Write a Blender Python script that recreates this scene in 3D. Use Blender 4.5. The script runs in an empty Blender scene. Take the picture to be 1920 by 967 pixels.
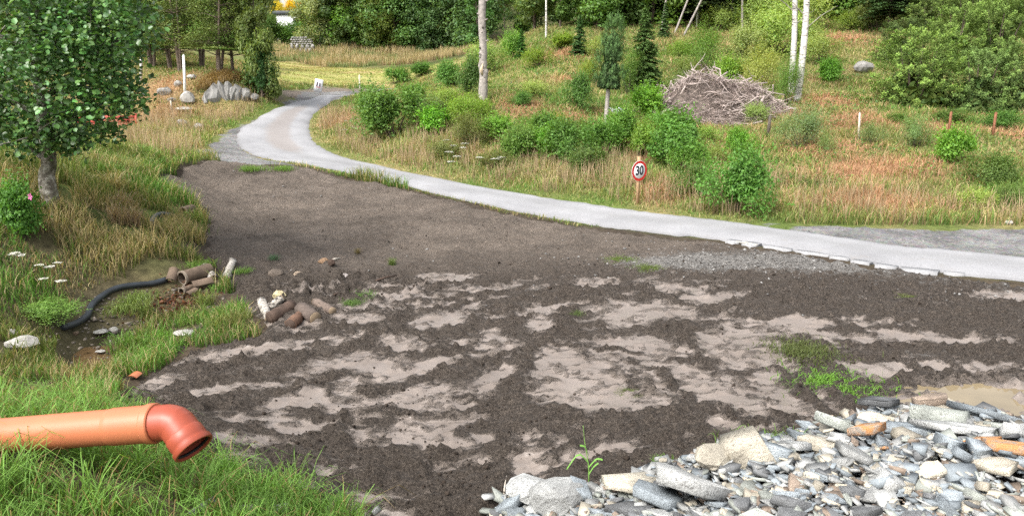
import bpy, math, random
import numpy as np

# ------------------------------------------------------------------ camera, sky, sun, exposure
sc = bpy.context.scene
COL = sc.collection
CAM_Z, PITCH, F = 3.7, math.radians(13.5), 1920 * 26.0 / 36.0
cam_d = bpy.data.cameras.new('camera'); cam = bpy.data.objects.new('camera', cam_d); COL.objects.link(cam)
cam_d.sensor_width = 36.0; cam_d.lens = 26.0; cam_d.clip_start = 0.05; cam_d.clip_end = 2000
cam.location = (0, 0, CAM_Z); cam.rotation_euler = (math.pi / 2 - PITCH, 0, 0)
sc.camera = cam
sc.render.resolution_x, sc.render.resolution_y = 1024, 515
SUN_EL, SUN_AZ = math.radians(50), math.radians(-138)      # azimuth measured from +Y towards +X
w = bpy.data.worlds.new('World'); sc.world = w; w.use_nodes = True
nt = w.node_tree; bg = nt.nodes['Background']
sky = nt.nodes.new('ShaderNodeTexSky'); sky.sky_type = 'NISHITA'; sky.sun_disc = False
sky.sun_elevation = SUN_EL; sky.sun_rotation = SUN_AZ; sky.air_density = 1.0; sky.dust_density = 4.0; sky.ozone_density = 1.0
hs = nt.nodes.new('ShaderNodeHueSaturation'); hs.inputs['Saturation'].default_value = 0.22
nt.links.new(sky.outputs[0], hs.inputs['Color']); nt.links.new(hs.outputs[0], bg.inputs['Color'])
bg.inputs['Strength'].default_value = 0.15
sun_d = bpy.data.lights.new('sun', 'SUN'); sun_d.energy = 1.5; sun_d.angle = math.radians(20); sun_d.color = (1.0, 0.95, 0.87)
sun = bpy.data.objects.new('sun', sun_d); COL.objects.link(sun)
sun.rotation_euler = (math.pi / 2 - SUN_EL, 0, -SUN_AZ + math.pi)
sun.location = (0, 0, 60)
sc.view_settings.view_transform = 'Standard'; sc.view_settings.look = 'None'
sc.view_settings.exposure = 1.27; sc.view_settings.gamma = 1.0
sc.render.engine = 'CYCLES'
sc.cycles.max_bounces = 6; sc.cycles.transparent_max_bounces = 4; sc.cycles.diffuse_bounces = 3
sc.cycles.glossy_bounces = 2; sc.cycles.transmission_bounces = 3
sc.cycles.use_denoising = False

RNG = np.random.default_rng(7)
random.seed(7)

# ------------------------------------------------------------------ noise
_tab = np.random.default_rng(3).random((256, 256))
def vnoise(x, y):
    x = np.asarray(x, float); y = np.asarray(y, float)
    xi = np.floor(x).astype(np.int64); yi = np.floor(y).astype(np.int64)
    fx = x - xi; fy = y - yi
    fx = fx * fx * (3 - 2 * fx); fy = fy * fy * (3 - 2 * fy)
    a = _tab[xi & 255, yi & 255]; b = _tab[(xi + 1) & 255, yi & 255]
    c = _tab[xi & 255, (yi + 1) & 255]; d = _tab[(xi + 1) & 255, (yi + 1) & 255]
    return (a * (1 - fx) + b * fx) * (1 - fy) + (c * (1 - fx) + d * fx) * fy
def fbm(x, y, o=4, g=0.5):
    s = 0; a = 1; t = 0
    for k in range(o):
        s = s + a * vnoise(x * 2 ** k + 17.3 * k, y * 2 ** k + 9.1 * k); t += a; a *= g
    return s / t
def sstep(a, b, x):
    t = np.clip((x - a) / (b - a), 0, 1); return t * t * (3 - 2 * t)

# ------------------------------------------------------------------ view geometry -> world points (survey of the place)
CT, ST = math.cos(PITCH), math.sin(PITCH)
def ray(px, py):
    a = (px - 960) / F; b = (483.5 - py) / F
    return np.array([a, CT + b * ST, -ST + b * CT])
def at(px, py, Y):
    d = ray(px, py); t = Y / d[1]
    return np.array([d[0] * t, Y, CAM_Z + d[2] * t])

CTRL = [
 # road near edge
 (1920,527,13.5),(1700,503,14.5),(1520,473,15.8),(1350,448,17.2),(1200,432,18.3),(1040,408,20.2),(900,380,21.5),(760,347,24),(650,325,26),(560,307,27.5),(430,300,27.5),(360,282,29),
 # road far edge
 (1900,481,15.7),(1520,437,18),(1350,413,19.6),(1200,395,21),(1040,373,23),(900,350,25.2),(760,322,28),(680,303,30.5),(620,285,33),(585,260,36),(580,235,40),(590,212,44),(615,195,48),(640,181,53),
 # road left edge
 (420,270,33),(455,237,37),(490,215,41),(540,195,45),(600,180,51),(680,176,56),(760,172,62),
 # field
 (700,163,60),(600,157,60),(540,165,57),(700,118,95),(880,98,100),(560,95,105),(700,92,108),(450,115,85),(560,118,93),
 (250,95,75),(60,120,60),(0,60,80),
 # hill on the right of the road
 (1200,355,23.2),(1150,315,27),(1135,235,33),(1340,238,34),(1340,190,39),(1340,120,50),(1340,60,62),(1340,0,75),
 (1900,432,18.5),(1900,385,21),(1700,330,24),(1500,400,20.5),(1500,330,25),(1850,260,29),(1700,215,34),(1900,150,42),(1600,120,48),(1600,50,62),(1900,40,60),(1500,215,34),
 (700,262,35),(800,285,31),(950,262,32),(900,187,36),(760,185,48),(850,112,76),(1050,112,52),(1000,60,66),(1080,175,40),
 # mound on the left of the bend
 (365,250,35),(260,240,35),(330,137,46),(450,137,47),(415,203,42),(430,152,43.6),(495,182,44.5),(270,180,42),(100,200,40),(350,118,52),(300,100,60),(520,178,49),
 # grass bank by the tree
 (95,382,14),(0,375,13.5),(200,290,21),(330,300,24),(300,313,22),(280,352,18.5),(220,397,15.5),(100,480,12.6),(250,480,13.6),(0,480,12.0),(100,260,27),
 # ditch
 (170,655,11.0),(150,610,11.4),(240,585,12.2),(320,565,13.0),(300,625,11.6),(0,600,10.4),(0,680,9.0),(100,720,8.6),(250,690,9.9),(200,745,8.4),(110,640,10.7),(370,500,14.0),
 # mud yard
 (400,645,10.6),(560,615,11.1),(700,600,11.4),(1000,600,11.4),(1000,750,8.55),(1000,900,6.85),(700,900,6.85),(700,750,8.55),(1500,600,11.4),(1500,750,8.55),(1900,600,11.4),(1900,745,8.6),(1000,500,14.7),(1500,520,13.8),
 (500,520,14.2),(500,450,17),(500,400,20),(500,350,23.5),(390,440,17),(380,350,22),(700,420,19),(335,332,22.5),(440,560,12.9),
 # bank in front, under the pipe and the stones
 (50,905,4.6),(300,905,5.0),(0,800,5.6),(400,960,5.3),(260,765,7.7),(600,960,6.0),(0,1100,3.6),(960,1100,5.0),(1900,960,5.45),(1500,960,5.6),(1100,960,5.95),(1800,800,7.6),(1600,800,7.6),(1900,1150,4.3),(1500,1150,4.4),(450,900,6.3),
]
_cp = np.array([at(*c) for c in CTRL])
_far = np.array([(-160,120,14),(-60,110,9),(-160,250,28),(0,250,30),(160,250,52),(90,110,26),(160,120,36),(60,70,15),(100,30,6),(150,0,4),(35,0,1.2),(-40,20,2.2),(-60,50,4.5),(-120,40,7),(-40,-10,2.4),(40,-15,2.2),(0,-12,2.1),(0,1.0,2.0),(-4,1.2,1.95),(4,1.2,1.95),(0,-3,2.0),(-150,-20,4),(150,-20,3),(0,150,14),(60,150,28),(-60,170,15),(-11,7,1.1),(12,6,.8)], float)
P = np.vstack([_cp, _far]); n_ = len(P)
def _phi(r2): return 0.5 * r2 * np.log(r2 + 1e-9)
_d2 = ((P[:, None, :2] - P[None, :, :2]) ** 2).sum(-1)
_A = np.zeros((n_ + 3, n_ + 3)); _A[:n_, :n_] = _phi(_d2) + np.eye(n_) * 0.15
_A[:n_, n_] = 1; _A[:n_, n_ + 1:] = P[:, :2]; _A[n_, :n_] = 1; _A[n_ + 1:, :n_] = P[:, :2].T
_w = np.linalg.solve(_A, np.concatenate([P[:, 2], [0, 0, 0]]))
def tps(x, y):
    x = np.asarray(x, float); y = np.asarray(y, float); sh = x.shape
    x = x.ravel(); y = y.ravel(); out = np.empty(len(x))
    for i in range(0, len(x), 20000):
        xs = x[i:i + 20000]; ys = y[i:i + 20000]
        r2 = (xs[:, None] - P[:, 0]) ** 2 + (ys[:, None] - P[:, 1]) ** 2
        out[i:i + 20000] = _phi(r2) @ _w[:n_] + _w[n_] + _w[n_ + 1] * xs + _w[n_ + 2] * ys
    return out.reshape(sh)

# road edges (plan)
def catmull(pts, n):
    pts = np.asarray(pts, float); p = np.vstack([2 * pts[0] - pts[1], pts, 2 * pts[-1] - pts[-2]])
    seg = len(pts) - 1; u = np.linspace(0, seg, n); i = np.minimum(u.astype(int), seg - 1); t = (u - i)[:, None]
    a, b, c, d = p[i], p[i + 1], p[i + 2], p[i + 3]
    return 0.5 * (2 * b + (c - a) * t + (2 * a - 5 * b + 4 * c - d) * t ** 2 + (3 * b - a - 3 * c + d) * t ** 3)
NEAR = [at(*c)[:2] for c in [(1920,527,13.5),(1700,503,14.5),(1520,473,15.8),(1350,448,17.2),(1200,432,18.3),(1040,408,20.2),(900,380,21.5),(760,347,24),(650,322,26.3),(560,302,28),(480,286,30.5),(445,262,34),(455,237,37),(490,215,41),(540,195,45),(600,180,51),(680,176,56),(760,172,62)]]
FARE = [at(*c)[:2] for c in [(1920,484,15.6),(1700,461,16.6),(1520,437,18),(1350,413,19.6),(1200,395,21),(1040,373,23),(900,350,25.2),(760,322,28),(680,303,30.5),(635,290,32.3),(603,275,34.3),(585,260,36),(580,235,40),(590,212,44),(615,195,48),(640,184,53),(700,183,56.5),(770,181,60)]]
NEAR.insert(0, NEAR[0] + (NEAR[0] - NEAR[2]) * 3); FARE.insert(0, FARE[0] + (FARE[0] - FARE[2]) * 3)
RN = catmull(NEAR, 260); RF = catmull(FARE, 260); RC = (RN + RF) / 2
def dist_poly(x, y, pts, closed=False):
    x = np.asarray(x, float); y = np.asarray(y, float); best = np.full(x.shape, 1e9)
    n = len(pts)
    for i in range(n if closed else n - 1):
        ax, ay = pts[i][0], pts[i][1]; bx, by = pts[(i + 1) % n][0], pts[(i + 1) % n][1]
        dx, dy = bx - ax, by - ay; L = dx * dx + dy * dy + 1e-12
        t = np.clip(((x - ax) * dx + (y - ay) * dy) / L, 0, 1)
        best = np.minimum(best, (x - ax - t * dx) ** 2 + (y - ay - t * dy) ** 2)
    return np.sqrt(best)
def inside(x, y, pts):
    x = np.asarray(x, float); y = np.asarray(y, float); r = np.zeros(x.shape, bool); n = len(pts); j = n - 1
    for i in range(n):
        xi, yi, xj, yj = pts[i][0], pts[i][1], pts[j][0], pts[j][1]
        c = ((yi > y) != (yj > y)) & (x < (xj - xi) * (y - yi) / (yj - yi + 1e-12) + xi)
        r ^= c; j = i
    return r
def sdf(x, y, pts):                       # negative inside
    d = dist_poly(x, y, pts, True); return np.where(inside(x, y, pts), -d, d)
ROADP = np.vstack([RN[::4], RF[::-4]])

def H(x, y):
    z = tps(x, y)
    return z
# quick lookup
GX0, GX1, GY0, GY1, GS = -70.0, 80.0, -8.0, 125.0, 0.3
_gx = np.arange(GX0, GX1, GS); _gy = np.arange(GY0, GY1, GS)
_G = tps(*np.meshgrid(_gx, _gy, indexing='ij'))
_gXX, _gYY = np.meshgrid(_gx, _gy, indexing='ij')
_dr = np.where(inside(_gXX, _gYY, ROADP), 0, dist_poly(_gXX, _gYY, RC[::4]) - 1.2)
_bumpw = sstep(1.5, 6, _dr) * sstep(17, 26, _gYY + np.maximum(0, 6 - np.abs(_gXX)) * 0)
_G = _G + _bumpw * ((fbm(_gXX * .45, _gYY * .45, 3) - .5) * .5 + (fbm(_gXX * 1.6, _gYY * 1.6, 2) - .5) * .16)
# the rock shelf of the mound gets a steep front
def Hq(x, y):
    x = np.asarray(x, float); y = np.asarray(y, float)
    u = np.clip((x - GX0) / GS, 0, len(_gx) - 1.001); v = np.clip((y - GY0) / GS, 0, len(_gy) - 1.001)
    i = u.astype(int); j = v.astype(int); a = u - i; b = v - j
    z = (_G[i, j] * (1 - a) + _G[i + 1, j] * a) * (1 - b) + (_G[i, j + 1] * (1 - a) + _G[i + 1, j + 1] * a) * b
    o = (x < GX0) | (x > GX1 - GS) | (y < GY0) | (y > GY1 - GS)
    if np.any(o):
        z = np.array(z, copy=True); z[o] = tps(x[o], y[o])
    return z
def hit(px, py):
    d = ray(px, py); t = np.concatenate([np.linspace(3, 40, 1500), np.linspace(40, 260, 3000)])
    x = d[0] * t; y = d[1] * t; z = CAM_Z + d[2] * t
    g = Hq(x, y); k = np.argmax(z < g)
    if not (z < g).any(): k = len(t) - 1
    return np.array([x[k], y[k], g[k]])
def mpp(p): return (p[1] * CT - (p[2] - CAM_Z) * ST) / F      # metres per photo pixel at a point

# ------------------------------------------------------------------ mesh helpers
def mesh(name, V, Fs, col=None, mat=None, smooth=False, attrs=None):
    V = np.ascontiguousarray(V, dtype=np.float32)
    if not isinstance(Fs, (list, tuple)): Fs = [Fs]
    Fs = [np.asarray(f, dtype=np.int32) for f in Fs if len(f)]
    loops = np.concatenate([f.ravel() for f in Fs]); tot = np.concatenate([np.full(len(f), f.shape[1], np.int32) for f in Fs])
    start = np.concatenate([[0], np.cumsum(tot)[:-1]]).astype(np.int32)
    me = bpy.data.meshes.new(name)
    me.vertices.add(len(V)); me.vertices.foreach_set('co', V.ravel())
    me.loops.add(len(loops)); me.loops.foreach_set('vertex_index', loops)
    me.polygons.add(len(tot)); me.polygons.foreach_set('loop_start', start)
    try: me.polygons.foreach_set('loop_total', tot)
    except Exception: pass
    me.update(calc_edges=True); me.validate()
    if smooth: me.polygons.foreach_set('use_smooth', np.ones(len(me.polygons), bool))
    if col is not None:
        c = np.ones((len(V), 4), np.float32); c[:, :3] = col
        a = me.color_attributes.new('Col', 'FLOAT_COLOR', 'POINT'); a.data.foreach_set('color', c.ravel())
    for k, v in (attrs or {}).items():
        a = me.attributes.new(k, 'FLOAT', 'POINT'); a.data.foreach_set('value', np.asarray(v, np.float32))
    if mat is not None: me.materials.append(mat)
    return me
class MB:
    def __init__(s): s.V = []; s.Q = []; s.T = []; s.C = []; s.n = 0
    def add(s, V, Q=None, T=None, C=(1, 1, 1)):
        V = np.asarray(V, float)
        if Q is not None and len(Q): s.Q.append(np.asarray(Q) + s.n)
        if T is not None and len(T): s.T.append(np.asarray(T) + s.n)
        s.V.append(V); c = np.empty((len(V), 3)); c[:] = C; s.C.append(c); s.n += len(V); return s
    def build(s, name, mat, smooth=False):
        F_ = []
        if s.Q: F_.append(np.vstack(s.Q))
        if s.T: F_.append(np.vstack(s.T))
        return mesh(name, np.vstack(s.V), F_, np.vstack(s.C), mat, smooth)
def tube(pts, rad, n=8, cap=True, C=(1, 1, 1), mb=None, jit=0, rng=None):
    pts = np.asarray(pts, float); rad = np.broadcast_to(np.asarray(rad, float), (len(pts),))
    mb = mb or MB(); V = []
    t = np.gradient(pts, axis=0); t /= np.linalg.norm(t, axis=1)[:, None] + 1e-9
    ref = np.array([0, 0, 1.0]) if abs(t[0][2]) < .9 else np.array([1.0, 0, 0])
    for i in range(len(pts)):
        u = np.cross(t[i], ref); u /= np.linalg.norm(u) + 1e-9; v = np.cross(t[i], u)
        a = np.linspace(0, 2 * math.pi, n, endpoint=False)
        r = rad[i] * (1 + (rng.normal(0, jit, n) if jit else 0))
        V.append(pts[i] + np.outer(np.cos(a) * r, u) + np.outer(np.sin(a) * r, v))
    V = np.vstack(V); m = len(pts)
    k = np.arange(n); Q = []
    for i in range(m - 1): Q.append(np.stack([i * n + k, i * n + (k + 1) % n, (i + 1) * n + (k + 1) % n, (i + 1) * n + k], 1))
    T = []
    if cap:
        c0, c1 = len(V), len(V) + 1; V = np.vstack([V, pts[0], pts[-1]])
        T = np.vstack([np.stack([np.full(n, c0), (k + 1) % n, k], 1), np.stack([np.full(n, c1), (m - 1) * n + k, (m - 1) * n + (k + 1) % n], 1)])
    mb.add(V, np.vstack(Q), T, C); return mb
def boxv(cx, cy, cz, sx, sy, sz):
    V = np.array([[x, y, z] for x in (-.5, .5) for y in (-.5, .5) for z in (-.5, .5)]) * (sx, sy, sz) + (cx, cy, cz)
    return V, np.array([[0, 1, 3, 2], [4, 6, 7, 5], [0, 4, 5, 1], [2, 3, 7, 6], [0, 2, 6, 4], [1, 5, 7, 3]])

# ------------------------------------------------------------------ objects
def tag(o, label=None, cat=None, group=None, kind=None):
    if label: o['label'] = label
    if cat: o['category'] = cat
    if group: o['group'] = group
    if kind: o['kind'] = kind
    return o
def obj(name, me, parent=None, loc=(0, 0, 0), rot=(0, 0, 0), scale=(1, 1, 1), color=None):
    o = bpy.data.objects.new(name, me); COL.objects.link(o)
    o.location = loc; o.rotation_euler = rot; o.scale = scale
    if parent is not None: o.parent = parent
    if color is not None: o.color = (*color, 1)
    return o
def thing(name, label, cat, loc, rotz=0, group=None, scale=(1, 1, 1)):
    o = bpy.data.objects.new(name, None); COL.objects.link(o); o.empty_display_size = .2
    o.location = loc; o.rotation_euler = (0, 0, rotz); o.scale = scale
    return tag(o, label, cat, group)

# ------------------------------------------------------------------ materials
def newmat(name):
    m = bpy.data.materials.new(name); m.use_nodes = True
    t = m.node_tree; b = t.nodes['Principled BSDF']; return m, t, b
def N(t, typ, **kw):
    n = t.nodes.new(typ)
    for k, v in kw.items(): setattr(n, k, v)
    return n
def noise(t, scale, detail=4, vec=None, rough=.55):
    n = N(t, 'ShaderNodeTexNoise'); n.inputs['Scale'].default_value = scale; n.inputs['Detail'].default_value = detail
    n.inputs['Roughness'].default_value = rough
    if vec is not None: t.links.new(vec, n.inputs['Vector'])
    return n
def ramp(t, src, stops):
    r = N(t, 'ShaderNodeValToRGB'); e = r.color_ramp.elements
    while len(e) < len(stops): e.new(.5)
    for k, (p, c) in enumerate(stops): e[k].position = p; e[k].color = (*c, 1) if len(c) == 3 else c
    t.links.new(src, r.inputs[0]); return r
def mix(t, fac, a, b, blend='MIX'):
    m = N(t, 'ShaderNodeMix', data_type='RGBA', blend_type=blend)
    for s, v in ((m.inputs[0], fac), (m.inputs[6], a), (m.inputs[7], b)):
        if hasattr(v, 'links') or isinstance(v, bpy.types.NodeSocket): t.links.new(v, s)
        elif isinstance(v, (int, float)): s.default_value = v
        else: s.default_value = (*v, 1)
    return m.outputs[2]
def math_(t, op, a, b=None, clamp=False):
    m = N(t, 'ShaderNodeMath', operation=op, use_clamp=clamp)
    for s, v in ((m.inputs[0], a), (m.inputs[1], b)):
        if v is None: continue
        if isinstance(v, bpy.types.NodeSocket): t.links.new(v, s)
        else: s.default_value = v
    return m.outputs[0]
def bump(t, b, h, strength=.5, dist=.02):
    n = N(t, 'ShaderNodeBump'); n.inputs['Strength'].default_value = strength; n.inputs['Distance'].default_value = dist
    t.links.new(h, n.inputs['Height']); t.links.new(n.outputs[0], b.inputs['Normal'])
def attr(t, name): return N(t, 'ShaderNodeAttribute', attribute_name=name)
def objcoord(t): return N(t, 'ShaderNodeTexCoord').outputs['Object']

def foliage_mat(name, trans=.42, rough=.5, spec=.35, tint=True):
    m, t, b = newmat(name)
    c = attr(t, 'Col').outputs['Color']
    if tint:
        oi = N(t, 'ShaderNodeObjectInfo'); c = mix(t, 1.0, c, oi.outputs['Color'], 'MULTIPLY')
    t.links.new(c, b.inputs['Base Color']); b.inputs['Roughness'].default_value = rough
    b.inputs['Specular IOR Level'].default_value = spec
    tr = N(t, 'ShaderNodeBsdfTranslucent'); cc = mix(t, 1.0, c, (1.25, 1.2, .6), 'MULTIPLY'); t.links.new(cc, tr.inputs['Color'])
    ms = N(t, 'ShaderNodeMixShader'); ms.inputs[0].default_value = trans
    t.links.new(b.outputs[0], ms.inputs[1]); t.links.new(tr.outputs[0], ms.inputs[2])
    t.links.new(ms.outputs[0], t.nodes['Material Output'].inputs['Surface']); return m
def plain(name, c, rough=.7, var=.25, scale=6, bmp=.3, spec=.3, usecol=False):
    m, t, b = newmat(name); oc = objcoord(t)
    n = noise(t, scale, 5, oc)
    base = attr(t, 'Col').outputs['Color'] if usecol else None
    lo = tuple(x * (1 - var) for x in c); hi = tuple(min(1, x * (1 + var)) for x in c)
    r = ramp(t, n.outputs[0], [(.3, lo), (.7, hi)]); out = r.outputs[0]
    if usecol: out = mix(t, 1.0, out, base, 'MULTIPLY')
    t.links.new(out, b.inputs['Base Color']); b.inputs['Roughness'].default_value = rough; b.inputs['Specular IOR Level'].default_value = spec
    n2 = noise(t, scale * 6, 4, oc); bump(t, b, n2.outputs[0], bmp, .01); return m
M = {}
M['leaf'] = foliage_mat('leaf'); M['leaf_gloss'] = foliage_mat('leaf_gloss', .25, .38, .55)
M['needle'] = foliage_mat('needle', .15, .6, .2); M['grass'] = foliage_mat('grass_blade', .35, .55, .25, tint=False)
M['grass_t'] = foliage_mat('tuft_blade', .35, .5, .3)
M['bark'] = plain('bark', (.11, .085, .065), .9, .45, 9, .8)
M['bark_grey'] = plain('bark_grey', (.3, .27, .245), .9, .4, 7, .8)
M['wood_dry'] = plain('wood_dry', (.30, .25, .22), .85, .35, 5, .5, usecol=True)
M['post'] = plain('post_wood', (.42, .27, .15), .8, .2, 8, .3)
M['stake'] = plain('stake_wood', (.5, .45, .38), .85, .2, 8, .3)
M['rusty'] = plain('rusty_post', (.20, .085, .045), .85, .35, 10, .4)
M['dark_post'] = plain('dark_post', (.09, .075, .06), .9, .3, 8, .5)
M['white_paint'] = plain('white_paint', (.75, .75, .73), .5, .07, 5, .1)
M['red_paint'] = plain('red_paint', (.32, .05, .035), .6, .3, 4, .2)
M['black_plastic'] = plain('black_plastic', (.025, .03, .036), .45, .3, 6, .15, .5)
M['rock'] = plain('rock', (.24, .23, .215), .85, .45, 3, 1.0)
M['rock_pale'] = plain('rock_pale', (.34, .325, .30), .85, .3, 3, .8)
M['rust_stone'] = plain('rust_stone', (.30, .27, .24), .8, .3, 5, .7)

def birch_mat(k=1.0):
    m, t, b = newmat('birch_bark'); oc = objcoord(t)
    mp = N(t, 'ShaderNodeMapping'); mp.inputs['Scale'].default_value = (1.5 * k, 1.5 * k, (7 if k == 1 else 2.2) * k); t.links.new(oc, mp.inputs[0])
    n = noise(t, 2.2, 5, mp.outputs[0], .65); n2 = noise(t, 1.1, 3, oc)
    s = math_(t, 'ADD', n.outputs[0], math_(t, 'MULTIPLY', n2.outputs[0], .35))
    r = ramp(t, s, [(.56, (.05, .045, .04)), (.63, (.50, .47, .43)), (.9, (.74, .72, .69))] if k == 1 else [(.60, (.05, .042, .035)), (.70, (.34, .31, .27)), (.95, (.55, .52, .48))])
    t.links.new(r.outputs[0], b.inputs['Base Color']); b.inputs['Roughness'].default_value = .75
    bump(t, b, s, .4, .02); return m
M['birch'] = birch_mat(); M['birch_log'] = birch_mat(5.0)
def alder_mat():
    m, t, b = newmat('lichen_bark'); oc = objcoord(t)
    n = noise(t, 9, 6, oc, .65); n2 = noise(t, 3, 4, oc)
    r = ramp(t, n.outputs[0], [(.35, (.05, .042, .032)), (.5, (.16, .14, .11)), (.62, (.42, .40, .35))])
    r2 = ramp(t, n2.outputs[0], [(.5, (0, 0, 0)), (.65, (.7, .7, .7))])
    c = mix(t, r2.outputs[0], r.outputs[0], (.07, .075, .03))
    t.links.new(c, b.inputs['Base Color']); b.inputs['Roughness'].default_value = .9; bump(t, b, n.outputs[0], .9, .03); return m
M['alder_bark'] = alder_mat()
# ------------------------------------------------------------------ zones
def PX(l): return np.array([hit(*p)[:2] for p in l])
MUD = PX([(345,306),(430,303),(560,312),(650,332),(760,355),(900,388),(1040,416),(1200,440),(1350,456),(1520,481),(1700,511),(1919,536)])
MUD = np.vstack([MUD, [(17, 13.2), (17, 5.5)], PX([(1919,955),(1500,955),(960,966),(600,966),(470,890),(400,850),(225,762),(215,735),(300,690),(345,655),(480,635),(490,600),(440,545),(400,500),(372,470),(385,400),(330,360),(285,350),(300,325)])])
GRAV = [  # gravel aprons (plan polygons)
 PX([(350,285),(420,250),(500,212),(545,188),(570,172),(640,172),(700,172),(640,185),(540,200),(470,250),(470,290),(560,312),(430,304)]),
 np.vstack([PX([(1430,418),(1560,424),(1700,430),(1919,433)]), [(22, 17.0), (22, 12)], PX([(1919,486),(1700,466),(1520,441)])]),
]
DIRT = PX([(520,165),(590,160),(650,166),(700,168),(700,178),(600,178),(520,190)])
MOUND = PX([(250,245),(365,248),(500,190),(515,165),(440,128),(300,125),(100,160),(100,230)])
FIELD = PX([(460,112),(560,118),(880,108),(860,125),(760,150),(700,164),(600,158),(525,152),(460,150)])
DITCH = PX([(120,640),(160,615),(215,645),(205,690),(150,695),(110,680)])
def zones(x, y):
    z = {}
    wob = (fbm(x * 1.3, y * 1.3, 3) - .5)
    z['mud'] = sdf(x, y, MUD) + wob * .55
    z['road'] = np.where(inside(x, y, ROADP), -1, dist_poly(x, y, ROADP, True))
    z['grav'] = np.minimum(sdf(x, y, GRAV[0]), sdf(x, y, GRAV[1])) + wob * .8
    z['dirt'] = sdf(x, y, DIRT) + wob * .8
    z['field'] = sdf(x, y, FIELD) + wob
    z['mound'] = sdf(x, y, MOUND) + wob * 2
    return z
RED = [(1250,250,60,25),(1050,110,40,20),(1080,150,40,15),(1600,230,90,25),(1560,280,80,25),(1650,320,130,30),(1580,75,60,30),(1290,240,40,20),(1550,190,60,20),(1060,225,40,15),(980,200,40,18),(1640,380,120,22),(310,165,40,18),(300,215,40,20),(1200,300,20,10),(1230,360,40,12),(640,230,30,25),(1480,215,40,20),(1720,240,60,12),(1890,250,40,20),(1180,260,30,15)]
_RED = [(hit(a, b), rx, ry) for a, b, rx, ry in RED]
def grass_tone(x, y):
    """fractions (green, straw, red) of the sward at a place"""
    red = np.zeros_like(x)
    for p, rx, ry in _RED:
        k = mpp(p); a = rx * k; b = max(1.2, ry * k * 3.0)
        red = np.maximum(red, np.exp(-(((x - p[0]) / a) ** 2 + ((y - p[1]) / b) ** 2)))
    n1 = fbm(x * .23 + 5, y * .23, 3); n2 = fbm(x * .7, y * .7 + 11, 3)
    red = np.clip(red * 1.45 + (n1 - .5) * .9 * sstep(20, 28, y), 0, 1)
    straw = np.clip(.35 + (n2 - .5) * 1.6, 0, 1)
    return red, straw
C_GREEN = np.array((.135, .19, .05)); C_LUSH = np.array((.105, .21, .04)); C_STRAW = np.array((.42, .34, .175)); C_RED = np.array((.43, .255, .155)); C_YEL = np.array((.25, .26, .075))
def ground_color(x, y, z):
    red, straw = grass_tone(x, y)
    c = C_GREEN * .75 + (C_STRAW * .62 - C_GREEN * .75) * straw[..., None]
    c = c + (C_RED * .72 - c) * (red * .9)[..., None]
    f = sstep(.5, -1, z['field'])[..., None]
    st = (np.sin(y * 1.1 + 2 * fbm(x * .05, y * .1, 2)) * .5 + .5)[..., None]
    n = fbm(x * .08, y * .35, 3)[..., None]
    fc = np.array((.30, .33, .10)) * (1 - st * .5) + np.array((.40, .34, .16)) * st * .5
    fc = fc + (np.array((.38, .27, .15)) - fc) * sstep(.5, .68, n) * .8
    c = c + (fc - c) * f
    m = sstep(.6, -.6, z['mound'])[..., None]
    c = c + (np.array((.24, .17, .085)) - c) * m * .6
    d = sstep(.3, -.5, z['dirt'])[..., None]; c = c + (np.array((.17, .145, .125)) - c) * d
    soil = sstep(1.0, .1, z['mud'])[..., None]; c = c + (np.array((.06, .048, .038)) - c) * soil
    near = sstep(16, 12, y)[..., None]; c = c + (np.array((.075, .058, .042)) - c) * near * .85
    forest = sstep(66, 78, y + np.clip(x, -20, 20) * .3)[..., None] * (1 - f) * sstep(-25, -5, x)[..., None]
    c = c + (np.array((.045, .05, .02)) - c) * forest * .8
    return c

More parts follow.
